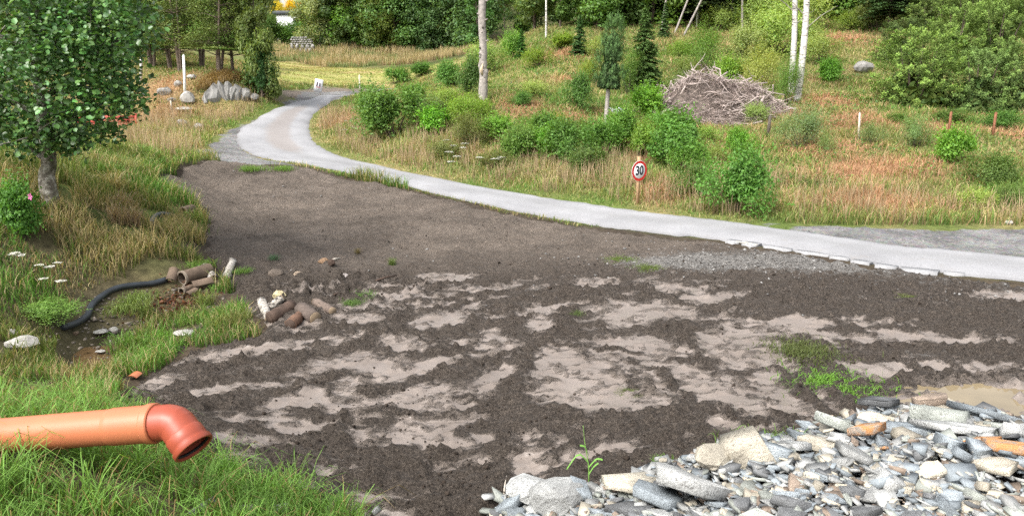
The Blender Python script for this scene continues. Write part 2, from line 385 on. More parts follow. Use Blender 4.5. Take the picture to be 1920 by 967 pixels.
# ------------------------------------------------------------------ ground sheet
gx = np.concatenate([np.arange(-400, -45, 14), np.arange(-45, 45, .33), np.arange(45, 401, 14)])
gy = np.concatenate([np.arange(-120, -5, 8), np.arange(-5, 62, .33), 62 * 1.03 ** np.arange(0, 66)])
XX, YY = np.meshgrid(gx, gy, indexing='ij')
ZZ = Hq(np.clip(XX, -160, 160), np.clip(YY, -20, 250))
zz = zones(XX, YY)
ZZ = ZZ - .16 * sstep(0.05, -.5, zz['mud']) - .05 * sstep(.25, -.1, zz['road'])
dp = sdf(XX, YY, DITCH); ZZ = ZZ - .22 * sstep(.35, -.25, dp)
gcol = ground_color(XX, YY, zz)
def gridf(a, b):
    i, j = np.meshgrid(np.arange(a - 1), np.arange(b - 1), indexing='ij'); k = (i * b + j).ravel()
    return np.stack([k, k + b, k + b + 1, k + 1], 1)
def ground_mat():
    m, t, b = newmat('ground_sward'); g = N(t, 'ShaderNodeNewGeometry').outputs['Position']
    c = attr(t, 'Col').outputs['Color']
    n = noise(t, 5, 6, g, .7); n2 = noise(t, .9, 4, g)
    r = ramp(t, n.outputs[0], [(.3, (.5, .5, .5)), (.7, (1.35, 1.32, 1.25))])
    c = mix(t, 1.0, c, r.outputs[0], 'MULTIPLY')
    # gravel where the apron lies, broken up by its own stones
    ga = attr(t, 'gravel').outputs['Fac']
    n3 = noise(t, 1.4, 5, g, .6); fac = math_(t, 'ADD', ga, math_(t, 'MULTIPLY', math_(t, 'SUBTRACT', n3.outputs[0], .5), 1.6))
    fr = ramp(t, fac, [(.42, (0, 0, 0)), (.62, (1, 1, 1))])
    v = N(t, 'ShaderNodeTexVoronoi'); v.inputs['Scale'].default_value = 14; t.links.new(g, v.inputs['Vector'])
    gn = noise(t, .8, 5, g); gr = ramp(t, gn.outputs[0], [(.35, (.10, .096, .09)), (.65, (.20, .192, .183))])
    gc = mix(t, .45, gr.outputs[0], v.outputs['Color'], 'SOFT_LIGHT'); gs = N(t, 'ShaderNodeHueSaturation'); gs.inputs['Saturation'].default_value = .35; t.links.new(gc, gs.inputs['Color'])
    c = mix(t, fr.outputs[0], c, gs.outputs[0])
    t.links.new(c, b.inputs['Base Color']); b.inputs['Roughness'].default_value = .95; b.inputs['Specular IOR Level'].default_value = .1
    bump(t, b, n.outputs[0], .7, .08); return m
M['ground'] = ground_mat()
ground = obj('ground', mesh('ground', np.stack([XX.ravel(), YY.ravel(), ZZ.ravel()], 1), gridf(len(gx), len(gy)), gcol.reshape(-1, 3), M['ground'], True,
              {'gravel': sstep(.5, -.6, zz['grav']).ravel()})); tag(ground, kind='structure')

# ------------------------------------------------------------------ road
K = 11
u = np.linspace(0, 1, K); RV = []
edge_n = (fbm(np.arange(260) * .35, np.zeros(260), 3) - .5) * .35
for i in range(260):
    a = RN[i] + (RN[i] - RF[i]) / np.linalg.norm(RN[i] - RF[i]) * edge_n[i]; b_ = RF[i] + (RF[i] - RN[i]) / np.linalg.norm(RN[i] - RF[i]) * edge_n[(i * 7 + 31) % 260] * .6
    RV.append(a[None] * (1 - u[:, None]) + b_[None] * u[:, None])
RV = np.array(RV); Zr = Hq(RV[..., 0], RV[..., 1]) + .035 + .04 * (1 - (2 * u - 1) ** 2)
Zr[:, 0] -= .07; Zr[:, -1] -= .07
def road_mat():
    m, t, b = newmat('pale_asphalt'); g = N(t, 'ShaderNodeNewGeometry').outputs['Position']
    n = noise(t, .55, 5, g); n2 = noise(t, 38, 3, g); n3 = noise(t, 3.5, 5, g, .65)
    ac = attr(t, 'across').outputs['Fac']
    r = ramp(t, n.outputs[0], [(.3, (.23, .23, .238)), (.7, (.325, .325, .336))])
    wheel = ramp(t, ac, [(0, (.72, .71, .7)), (.06, (.95, .95, .95)), (.25, (1.06, 1.06, 1.06)), (.5, (.93, .93, .92)), (.75, (1.07, 1.07, 1.07)), (.94, (.95, .95, .95)), (1, (.7, .69, .67))])
    c = mix(t, 1.0, r.outputs[0], wheel.outputs[0], 'MULTIPLY')
    s = ramp(t, n2.outputs[0], [(.3, (.8, .8, .8)), (.7, (1.15, 1.15, 1.15))]); c = mix(t, 1.0, c, s.outputs[0], 'MULTIPLY')
    d = ramp(t, n3.outputs[0], [(.58, (0, 0, 0)), (.75, (.55, .55, .55))]); c = mix(t, d.outputs[0], c, (.24, .22, .2))
    dirt = attr(t, 'dirt').outputs['Fac']; df = ramp(t, math_(t, 'MULTIPLY', dirt, math_(t, 'ADD', n3.outputs[0], .3)), [(.3, (0, 0, 0)), (.55, (1, 1, 1))])
    c = mix(t, math_(t, 'MULTIPLY', df.outputs[0], .55), c, (.25, .215, .195))
    t.links.new(c, b.inputs['Base Color']); b.inputs['Roughness'].default_value = .8; b.inputs['Specular IOR Level'].default_value = .25
    bump(t, b, n2.outputs[0], .35, .01); return m
M['road'] = road_mat()
tpar = np.linspace(0, 1, 260)[:, None] * np.ones((1, K)); acr = np.ones((260, 1)) * u[None]
dirt = np.exp(-((acr - .55) / .2) ** 2) * sstep(.56, .64, tpar) * sstep(.86, .78, tpar)
road = obj('road', mesh('road', np.concatenate([RV, Zr[..., None]], -1).reshape(-1, 3), gridf(260, K)[:, ::-1], None, M['road'], True, {'across': acr.ravel(), 'dirt': dirt.ravel()}))
tag(road, kind='structure')
# broken asphalt pieces along the near edge
apm = plain('asphalt_piece', (.29, .29, .296), .85, .15, 9, .4)
rr = random.Random(4); i0 = 34; s = 30.0
pos = []
L = np.concatenate([[0], np.cumsum(np.linalg.norm(np.diff(RN, axis=0), axis=1))])
p1 = hit(1800, 515); p0 = hit(1370, 452)
l1 = L[np.argmin(((RN - p0[:2]) ** 2).sum(1))]; l0 = L[np.argmin(((RN - p1[:2]) ** 2).sum(1))]
l = l0
def rp(l): return np.array([np.interp(l, L, RN[:, 0]), np.interp(l, L, RN[:, 1])])
while l < l1:
    wl = rr.uniform(.3, .75); dep = rr.uniform(.14, .36)
    a, b_ = rp(l + .02), rp(l + wl - .02); tdir = (b_ - a) / np.linalg.norm(b_ - a); nrm = np.array([tdir[1], -tdir[0]])
    if nrm[1] > 0: nrm = -nrm
    nb = rr.randint(5, 7); pts = []
    for (tt, nn) in [(0, -.02), (.5, -.05), (1, -.02), (1.02, .5), (.92, 1.0), (.45, 1.08), (.05, .9), (-.02, .45)]:
        q = a + tdir * (wl - .04) * (tt + rr.uniform(-.05, .05)) + nrm * (dep * (nn + rr.uniform(-.12, .12)) - .02); pts.append(q)
    c = np.mean(pts, 0); zt = float(Hq(np.array([c[0]]), np.array([c[1]]))[0]) + .028 - rr.uniform(.0, .012)
    top = np.array([[q[0] - c[0], q[1] - c[1], .0] for q in pts]); bot = top * (1.01, 1.01, 1) - (0, 0, .09); V = np.vstack([top, bot])
    k = np.arange(8); Q = np.stack([k, 8 + k, 8 + (k + 1) % 8, (k + 1) % 8], 1); T = np.array([[0, j, j + 1] for j in range(1, 7)])
    o = obj('asphalt_piece', mesh('asphalt_piece', V, [Q, T], None, apm), road, (c[0], c[1], zt), (rr.uniform(-.04, .04), rr.uniform(-.04, .04), 0))
    l += wl + rr.uniform(.0, .05)

# ------------------------------------------------------------------ mud yard (fine relief)
PATCH = [(845,530,50,11),(735,553,48,13),(850,572,50,9),(830,600,75,11),(1005,607,32,12),(990,585,45,7),(1210,588,95,20),(1270,545,50,8),(950,632,38,10),(955,660,58,17),(650,640,42,9),
 (560,760,82,24),(700,690,115,20),(800,695,60,22),(1060,690,68,42),(1110,745,110,26),(1300,715,95,26),(1360,755,80,26),(1200,650,80,22),(1400,655,75,45),(1480,610,85,18),(1455,725,45,36),(1510,765,65,22),
 (840,825,170,13),(840,840,60,18),(550,805,62,13),(280,725,60,12),(1000,885,75,22),(620,890,34,12),(1130,855,75,16),(930,720,45,22),(1400,800,42,13),(1750,640,130,10),(1880,560,70,7),(1700,690,90,12),(1790,750,110,20),
 (450,660,70,10),(520,652,60,8),(780,762,80,13),(650,742,45,9),(1560,640,60,12),(1620,700,60,12),(1350,560,70,7),(1120,535,60,5),(760,650,40,8),(860,770,50,10),(640,720,60,10),(400,740,60,9),(900,545,60,5),(1640,610,50,7),(1850,690,60,9)]
RIDGE = [([(700,615),(850,575),(960,545),(1080,520),(1200,507)],.10),([(640,560),(800,545),(960,525),(1100,508)],.08),([(1005,645),(985,690),(955,760),(945,860),(945,960)],.13),([(1010,648),(1100,655),(1190,660)],.05),
 ([(1235,700),(1290,740),(1340,775),(1420,800)],.09),([(900,690),(1000,655)],.08),([(1440,690),(1500,740),(1560,790)],.09),([(560,785),(640,795)],.1),([(700,730),(900,705)],.12),([(1250,560),(1330,590),(1420,600),(1560,570)],.1),([(1560,640),(1660,660),(1760,720)],.12),([(500,700),(700,640),(760,600)],.12),([(480,760),(640,700)],.12)]
def mud_fields(x, y):
    wx = x + (fbm(x * 1.7, y * 1.7, 4) - .5) * .9 + (vnoise(x * 9, y * 9) - .5) * .08; wy = y + (fbm(x * 1.9 + 40, y * 2.2, 4) - .5) * .75
    wet = np.zeros(x.shape)
    for cx, cy, rx, ry in PATCH:
        p = hit(cx, cy); a = rx * mpp(p); b = abs(hit(cx, cy - ry)[1] - hit(cx, cy + ry)[1]) / 2 + .04
        q = np.sqrt(((wx - p[0]) / a) ** 2 + ((wy - p[1]) / b) ** 2); wet = np.maximum(wet, sstep(1.5, .45, q))
    st = fbm(x * .9 + y * .35, y * 3.4 - x * .9, 4); low = sstep(15.5, 12.5, y)
    wet = np.maximum(wet, sstep(.47, .66, st) * low * .62 * (1 - .65 * sstep(3.2, 5.0, x)))
    for pts, wd in RIDGE:
        q = PX(pts); d = dist_poly(wx * .5 + x * .5, wy * .5 + y * .5, q); wet = wet * (1 - np.exp(-(d / wd) ** 2))
    brk = fbm(x * 5 + y * 2, y * 9 - x * 2, 4, .6); wet = wet * (.45 + .55 * sstep(.62, .42, brk))
    return np.clip(wet, 0, 1)
mx = np.arange(-12.5, 15.5, .042); my = [5.4]
while my[-1] < 29: my.append(my[-1] + .03 + max(0, my[-1] - 9) * .0042)
my = np.array(my); mX, mY = np.meshgrid(mx, my, indexing='ij')
mz = Hq(mX, mY); mud_sd = sdf(mX, mY, MUD) + (fbm(mX * 1.3, mY * 1.3, 3) - .5) * .55
wet = mud_fields(mX, mY)
rough = 1 - wet
flat = sstep(16, 12.5, mY)
crumb = (fbm(mX * 5, mY * 6, 4, .6) - .5)
mid = (fbm(mX * 1.6 + 3, mY * 2.2, 3) - .5)
clod = np.maximum(0, fbm(mX * 11 + 7, mY * 11, 3, .6) - .52)
streak = np.abs(fbm(mX * 1.2 + mY * .5, mY * 5 - mX * 1.3, 3) - .5)
det = rough * ((crumb * .15 + clod * .30) * (.45 + .55 * flat) + .02 - (.03 - streak * .45) * flat * .6) + mid * .10 * (.5 + .5 * flat) * (1 - .6 * wet) + wet * (.2 * .0 + (vnoise(mX * 2.2, mY * 3) - .5) * .018)
det += np.exp(-((mX + 3.6) ** 2 / 3 + (mY - 13.0) ** 2 / .8)) * (.10 + clod * .35)        # heaped dark spoil
PUD = hit(1880, 752); pud = np.exp(-(((mX - PUD[0] - .3) / 1.5) ** 2 + ((mY - PUD[1]) / .75) ** 2) ** 1.5)
det -= pud * .13; wet = np.maximum(wet, pud * .9)
det += (fbm(mX * 3.2, mY * 3.2, 4, .6) - .5) * .09 * sstep(13, 16, mY) + (fbm(mX * .8, mY * .8 + 4, 3) - .5) * .16 * sstep(13, 16, mY)
det -= .16 * sstep(-.35, .12, mud_sd)
mz = mz + det + .015
V = np.stack([mX.ravel(), mY.ravel(), mz.ravel()], 1); Fq = gridf(len(mx), len(my))
vis = (mud_sd < .16).ravel(); Fq = Fq[vis[Fq].all(1)]
used = np.zeros(len(V), bool); used[Fq.ravel()] = True; remap = np.cumsum(used) - 1
def mud_mat():
    m, t, b = newmat('wet_mud'); g = N(t, 'ShaderNodeNewGeometry').outputs['Position']
    wetn = attr(t, 'wet').outputs['Fac']; dry = attr(t, 'dry').outputs['Fac']
    mp = N(t, 'ShaderNodeMapping'); mp.inputs['Scale'].default_value = (.75, 1.25, 1); mp.inputs['Rotation'].default_value = (0, 0, .25); t.links.new(g, mp.inputs[0]); gs = mp.outputs[0]
    n1 = noise(t, 7, 6, gs, .68); n2 = noise(t, 1.3, 5, g, .6); n3 = noise(t, 40, 5, g, .72); n5 = noise(t, 17, 6, gs, .7)
    # how much of the surface still carries crumbs: much on the churned soil, few on the smeared patches
    f = math_(t, 'ADD', wetn, math_(t, 'MULTIPLY', math_(t, 'SUBTRACT', n1.outputs[0], .5), .9))
    soft = ramp(t, f, [(.16, (0, 0, 0)), (.58, (1, 1, 1))]).outputs[0]
    cr = math_(t, 'ADD', math_(t, 'MULTIPLY', n5.outputs[0], .6), math_(t, 'MULTIPLY', n3.outputs[0], .4))
    thr = math_(t, 'ADD', cr, math_(t, 'MULTIPLY', soft, .22)); smooth = ramp(t, thr, [(.485, (0, 0, 0)), (.575, (1, 1, 1))]).outputs[0]
    under = ramp(t, soft, [(0, (.108, .087, .070)), (.45, (.142, .117, .098)), (1, (.195, .165, .145))]).outputs[0]
    tone = ramp(t, n2.outputs[0], [(.3, (.8, .79, .78)), (.7, (1.18, 1.18, 1.18))]).outputs[0]; under = mix(t, 1.0, under, tone, 'MULTIPLY')
    crumb = ramp(t, n3.outputs[0], [(.33, (.016, .0115, .0082)), (.52, (.062, .048, .037)), (.68, (.165, .136, .112))]).outputs[0]
    c = mix(t, smooth, crumb, under)
    drc = ramp(t, n5.outputs[0], [(.3, (.085, .068, .054)), (.7, (.215, .178, .148))]).outputs[0]
    drn = ramp(t, noise(t, .75, 6, g, .65).outputs[0], [(.35, (.68, .66, .63)), (.65, (1.35, 1.33, 1.3))]).outputs[0]; drc = mix(t, 1.0, drc, drn, 'MULTIPLY'); c = mix(t, math_(t, 'MULTIPLY', dry, .85), c, drc)
    gv = attr(t, 'stony').outputs['Fac']; v = N(t, 'ShaderNodeTexVoronoi'); v.inputs['Scale'].default_value = 26; t.links.new(g, v.inputs['Vector'])
    vs = N(t, 'ShaderNodeHueSaturation'); vs.inputs['Saturation'].default_value = .0; t.links.new(v.outputs['Color'], vs.inputs['Color'])
    vr = ramp(t, vs.outputs[0], [(.35, (.06, .053, .047)), (.85, (.25, .24, .225))]).outputs[0]
    gf = ramp(t, math_(t, 'ADD', gv, math_(t, 'MULTIPLY', math_(t, 'SUBTRACT', n1.outputs[0], .5), 1.2)), [(.45, (0, 0, 0)), (.75, (.85, .85, .85))]).outputs[0]
    c = mix(t, gf, c, vr); t.links.new(c, b.inputs['Base Color'])
    wetness = math_(t, 'MULTIPLY', smooth, soft)
    r = ramp(t, wetness, [(0, (.9, .9, .9)), (1, (.3, .3, .3))]).outputs[0]; t.links.new(r, b.inputs['Roughness']); b.inputs['Specular IOR Level'].default_value = .4
    inv = math_(t, 'SUBTRACT', 1.08, wetness); h = math_(t, 'MULTIPLY', math_(t, 'ADD', n3.outputs[0], math_(t, 'MULTIPLY', n5.outputs[0], 1.4)), inv)
    h = math_(t, 'SUBTRACT', h, math_(t, 'MULTIPLY', smooth, .55)); bump(t, b, h, 1.0, .05); return m
M['mud'] = mud_mat()
dry = sstep(13.0, 17, mY) * (1 - .0) * sstep(9, 2, mX)
nearroad = dist_poly(mX, mY, RN[::3])
stony = np.clip(sstep(3.2, .2, nearroad) * .55 * sstep(1, 6, mX) + .9 * np.exp(-(((mX - hit(1260, 495)[0]) / 1.6) ** 2 + ((mY - hit(1260, 495)[1]) / .9) ** 2)) + .6 * np.exp(-(((mX - hit(1480, 500)[0]) / 1.6) ** 2 + ((mY - hit(1480, 500)[1]) / .7) ** 2)) + .5 * np.exp(-(((mX - hit(1735, 670)[0]) / .5) ** 2 + ((mY - hit(1735, 670)[1]) / .25) ** 2)), 0, 1)
mud = obj('muddy_yard', mesh('muddy_yard', V[used], remap[Fq], None, M['mud'], True, {'wet': wet.ravel()[used], 'dry': dry.ravel()[used], 'stony': stony.ravel()[used]}))
tag(mud, kind='structure')
def mudz(x, y):
    i = np.clip(np.searchsorted(mx, x), 0, len(mx) - 1); j = np.clip(np.searchsorted(my, y), 0, len(my) - 1)
    return np.where(mud_sd[i, j] < .05, mz[i, j], Hq(np.atleast_1d(np.asarray(x, float)), np.atleast_1d(np.asarray(y, float))).reshape(np.shape(x)))
def top(px, py):
    p = hit(px, py); p[2] = max(p[2], float(mudz(p[0], p[1]))) if sdf(p[:1], p[1:2], MUD)[0] < 0 else p[2]; return p

# loose clods of soil
def lumps(name, xs, ys, zs, ss, cols, mat, flat=.7, seed=1):
    r = np.random.default_rng(seed)
    ico = np.array([(0,0,1),(.89,0,.45),(.28,.85,.45),(-.72,.53,.45),(-.72,-.53,.45),(.28,-.85,.45),(.72,.53,-.45),(-.28,.85,-.45),(-.89,0,-.45),(-.28,-.85,-.45),(.72,-.53,-.45),(0,0,-1)])
    fi = np.array([(0,1,2),(0,2,3),(0,3,4),(0,4,5),(0,5,1),(1,6,2),(2,7,3),(3,8,4),(4,9,5),(5,10,1),(1,10,6),(2,6,7),(3,7,8),(4,8,9),(5,9,10),(6,10,11)])
    n = len(xs); v = ico[None] * r.uniform(.6, 1.25, (n, 12, 1)); a = r.uniform(0, 6.28, n); e = r.uniform(.7, 1.5, n)
    v[:, :, 0] *= e[:, None]; v[:, :, 2] *= flat
    x = v[:, :, 0] * np.cos(a)[:, None] - v[:, :, 1] * np.sin(a)[:, None]; y = v[:, :, 0] * np.sin(a)[:, None] + v[:, :, 1] * np.cos(a)[:, None]
    Vv = np.stack([x * ss[:, None] + xs[:, None], y * ss[:, None] + ys[:, None], v[:, :, 2] * ss[:, None] + zs[:, None]], -1).reshape(-1, 3)
    Ff = (fi[None] + 12 * np.arange(n)[:, None, None]).reshape(-1, 3)
    return obj(name, mesh(name, Vv, Ff, np.repeat(cols, 12, 0), mat))
M['clod'] = plain('soil_clod', (1, 1, 1), .95, .3, 30, .6, .1, usecol=True)
M['pebble'] = plain('pebble', (1, 1, 1), .8, .2, 30, .4, .25, usecol=True)
n = 26000; r = RNG.random(n); yy = 5.8 + 17 * r ** 1.5; xx = (RNG.random(n) - .5) * 2 * (yy * .74)
i = np.clip(np.searchsorted(mx, xx), 0, len(mx) - 1); j = np.clip(np.searchsorted(my, yy), 0, len(my) - 1)
heap = np.exp(-((xx + 2.9) ** 2 / 4 + (yy - 13.0) ** 2 / .8)) + .5 * np.exp(-((xx + 2.0) ** 2 / 6 + (yy - 7.5) ** 2 / 2)); okc = (mud_sd[i, j] < 0) & (RNG.random(n) < (1 - wet[i, j]) ** 2 * .5 * sstep(.42, .7, fbm(xx * 1.4, yy * 1.4, 3)) + heap * .5)
xx, yy = xx[okc], yy[okc]; ss = np.clip(RNG.lognormal(-4.55, .5, len(xx)), .005, .04)
ct = RNG.uniform(.5, 1.5, (len(xx), 1)) * np.array((.045, .035, .028))
tag(lumps('soil_clods', xx, yy, mudz(xx, yy) + ss * .2, ss, ct, M['clod']), 'small dark crumbs of soil strewn over the mud yard', 'soil', kind='stuff')
# gravel chips beside the road and on the aprons
n = 30000; yy = RNG.uniform(11, 32, n); xx = RNG.uniform(-14, 16, n); zq = zones(xx, yy)
i = np.clip(np.searchsorted(mx, xx), 0, len(mx) - 1); j = np.clip(np.searchsorted(my, yy), 0, len(my) - 1)
okc = ((stony[i, j] * 1.1 > RNG.random(n)) & (mud_sd[i, j] < 0) & (zq['road'] > .1)) | ((zq['grav'] < 0) & (zq['road'] > .1) & (RNG.random(n) < .12)) | ((mud_sd[i, j] < 0) & (RNG.random(n) < .025))
xx, yy = xx[okc], yy[okc]; ss = np.clip(RNG.lognormal(-4.2, .45, len(xx)), .008, .045)
tag(lumps('gravel_chips', xx, yy, mudz(xx, yy) + ss * .3, ss, RNG.uniform(.08, .32, (len(xx), 1)) * np.array((1, .97, .93)), M['pebble'], seed=5), 'loose grey gravel chips scattered beside the road', 'gravel', kind='stuff')

# water
def water_mat(name, c, alpha_rough=.04):
    m, t, b = newmat(name); g = N(t, 'ShaderNodeNewGeometry').outputs['Position']
    n = noise(t, 1.5, 3, g); r = ramp(t, n.outputs[0], [(.3, tuple(x * .75 for x in c)), (.7, c)])
    t.links.new(r.outputs[0], b.inputs['Base Color']); b.inputs['Roughness'].default_value = alpha_rough; b.inputs['Specular IOR Level'].default_value = .5; b.inputs['IOR'].default_value = 1.33
    n2 = noise(t, 6, 2, g); bump(t, b, n2.outputs[0], .04, .02); return m
def pond(name, cx, cy, z, rx, ry, mat):
    k = 40; a = np.linspace(0, 2 * math.pi, k, endpoint=False); V = [(cx, cy, z)] + [(cx + math.cos(q) * rx, cy + math.sin(q) * ry, z) for q in a]
    T = [[0, 1 + j, 1 + (j + 1) % k] for j in range(k)]
    return tag(obj(name, mesh(name, V, np.array(T), None, mat)), kind='structure')
pond('puddle_water', PUD[0] + .35, PUD[1], float(Hq(PUD[:1], PUD[1:2])[0]) - .045, 1.75, .85, water_mat('muddy_water', (.24, .19, .115)))
DW = hit(165, 668); pond('ditch_water', DW[0], DW[1], DW[2] - .09, 1.0, .7, water_mat('ditch_brown_water', (.11, .07, .035), .08))
# ------------------------------------------------------------------ foliage
def nrm(v): return v / (np.linalg.norm(v, axis=-1, keepdims=True) + 1e-9)
def leaves(rng, pos, nor, size, col, shape='quad', droop=.25, aspect=.62, direction=None):
    """one small leaf per position; returns V, faces, colours"""
    n = len(pos); nor = nrm(nor)
    d = rng.normal(size=(n, 3)) if direction is None else direction + rng.normal(size=(n, 3)) * .25
    d = nrm(d - (d * nor).sum(1, keepdims=True) * nor); s = np.cross(nor, d); L = size[:, None]; W = L * aspect * .5
    p0 = pos - d * L * .5; tip = pos + d * L * .5 - nor * L * droop
    if shape == 'quad':
        V = np.stack([p0, pos + s * W - d * L * .05 + nor * L * .06, tip, pos - s * W - d * L * .05 + nor * L * .06], 1).reshape(-1, 3)
        Fq = (np.array([0, 1, 2, 3]) + 4 * np.arange(n)[:, None]); return V, Fq, np.repeat(col, 4, 0)
    a = pos - d * L * .22; b = pos + d * L * .22 - nor * L * droop * .3
    V = np.stack([p0, a + s * W * .85 + nor * L * .10, b + s * W + nor * L * .08, tip, b - s * W + nor * L * .08, a - s * W * .85 + nor * L * .10], 1).reshape(-1, 3)
    k = 6 * np.arange(n)[:, None]; return V, np.vstack([np.array([0, 1, 2, 3]) + k, np.array([0, 3, 4, 5]) + k]), np.repeat(col, 6, 0)
def leafcol(rng, n, base, var=.28, hue=.12):
    c = np.asarray(base)[None] * rng.normal(1, var, (n, 1)).clip(.4, 1.9); c = c * (1 + rng.normal(0, hue, (n, 3)) * (1, .4, .8)); return c.clip(.005, .9)

def bush_proto(seed, nl=5200, leaf=.085, sparse=.0, upright=0.0, lobes=9, aspect=.6):
    r = np.random.default_rng(seed)
    # lobes: sub-crowns of different height over a shared root
    la = r.uniform(0, 2 * math.pi, lobes); lr = r.uniform(.05, .62, lobes); lh = r.uniform(.55, 1.0, lobes) * (1 - .35 * lr)
    lc = np.stack([np.cos(la) * lr, np.sin(la) * lr, lh * .95], 1); lw = r.uniform(.2, .46, lobes)
    k = r.integers(0, lobes, nl); u = nrm(r.normal(size=(nl, 3))); rad = r.random(nl) ** .38
    p = lc[k] + u * (lw[k] * rad)[:, None] * (1, 1, 1.15 + upright); p[:, 2] = np.abs(p[:, 2]) * .98 + .02
    # shoots sticking out
    ns = 150; st = r.integers(0, lobes, ns); su = nrm(r.normal(size=(ns, 3)) + (0, 0, .9 + upright)); sl = r.uniform(.12, .5, ns)
    sp = (lc[st] + su * lw[st][:, None] * .85)[:, None] + su[:, None] * (sl[:, None] * np.linspace(0, 1, 12)[None])[..., None] + r.normal(0, .02, (ns, 12, 3))
    p = np.vstack([p, sp.reshape(-1, 3)]); n = len(p)
    out = nrm(p - (0, 0, .45)); nor = out * .55 + np.array((0, 0, .75)) + r.normal(size=(n, 3)) * .55
    cl = fbm(p[:, 0] * 4 + seed, p[:, 1] * 4 + p[:, 2] * 5, 2)
    col = leafcol(r, n, (1, 1, 1), .22) * (0.75 + .5 * cl)[:, None]
    V, Fq, C = leaves(r, p, nor, r.uniform(.55, 1.3, n) * leaf * .8, col, aspect=aspect)
    mb = MB()
    for q in range(9):
        e = lc[q % lobes]; tube([(e[0] * .1, e[1] * .1, -.15), (e[0] * .4, e[1] * .4, e[2] * .45), e], [.02, .014, .005], 5, False, mb=mb)
    return {'foliage': mesh('bush_foliage', V, Fq, C, M['leaf']), 'stem': mb.build('bush_stem', M['bark'])}
BUSH = [bush_proto(11, 8000, .075), bush_proto(12, 7000, .085, lobes=9), bush_proto(13, 8000, .065, lobes=12), bush_proto(14, 5200, .10, lobes=8), bush_proto(15, 4200, .068, upright=.35, lobes=12), bush_proto(16, 7000, .055, lobes=13, aspect=.4)]
def spawn(proto, name, label, cat, loc, scale, rotz, tint, group=None, parts=None):
    t = thing(name, label, cat, loc, rotz, group, scale)
    for k, me in proto.items(): obj(k, me, t, color=tint)
    return t
TINT = {k: tuple(c * k_ for c, k_ in zip(v, (1.75, 1.5, 1.45))) for k, v in {'green': (.105, .235, .045), 'dark': (.085, .165, .05), 'olive': (.115, .18, .052), 'yellow': (.145, .25, .04), 'bright': (.14, .32, .045), 'grey': (.17, .25, .105), 'pale': (.22, .33, .09), 'mid': (.095, .195, .044)}.items()}
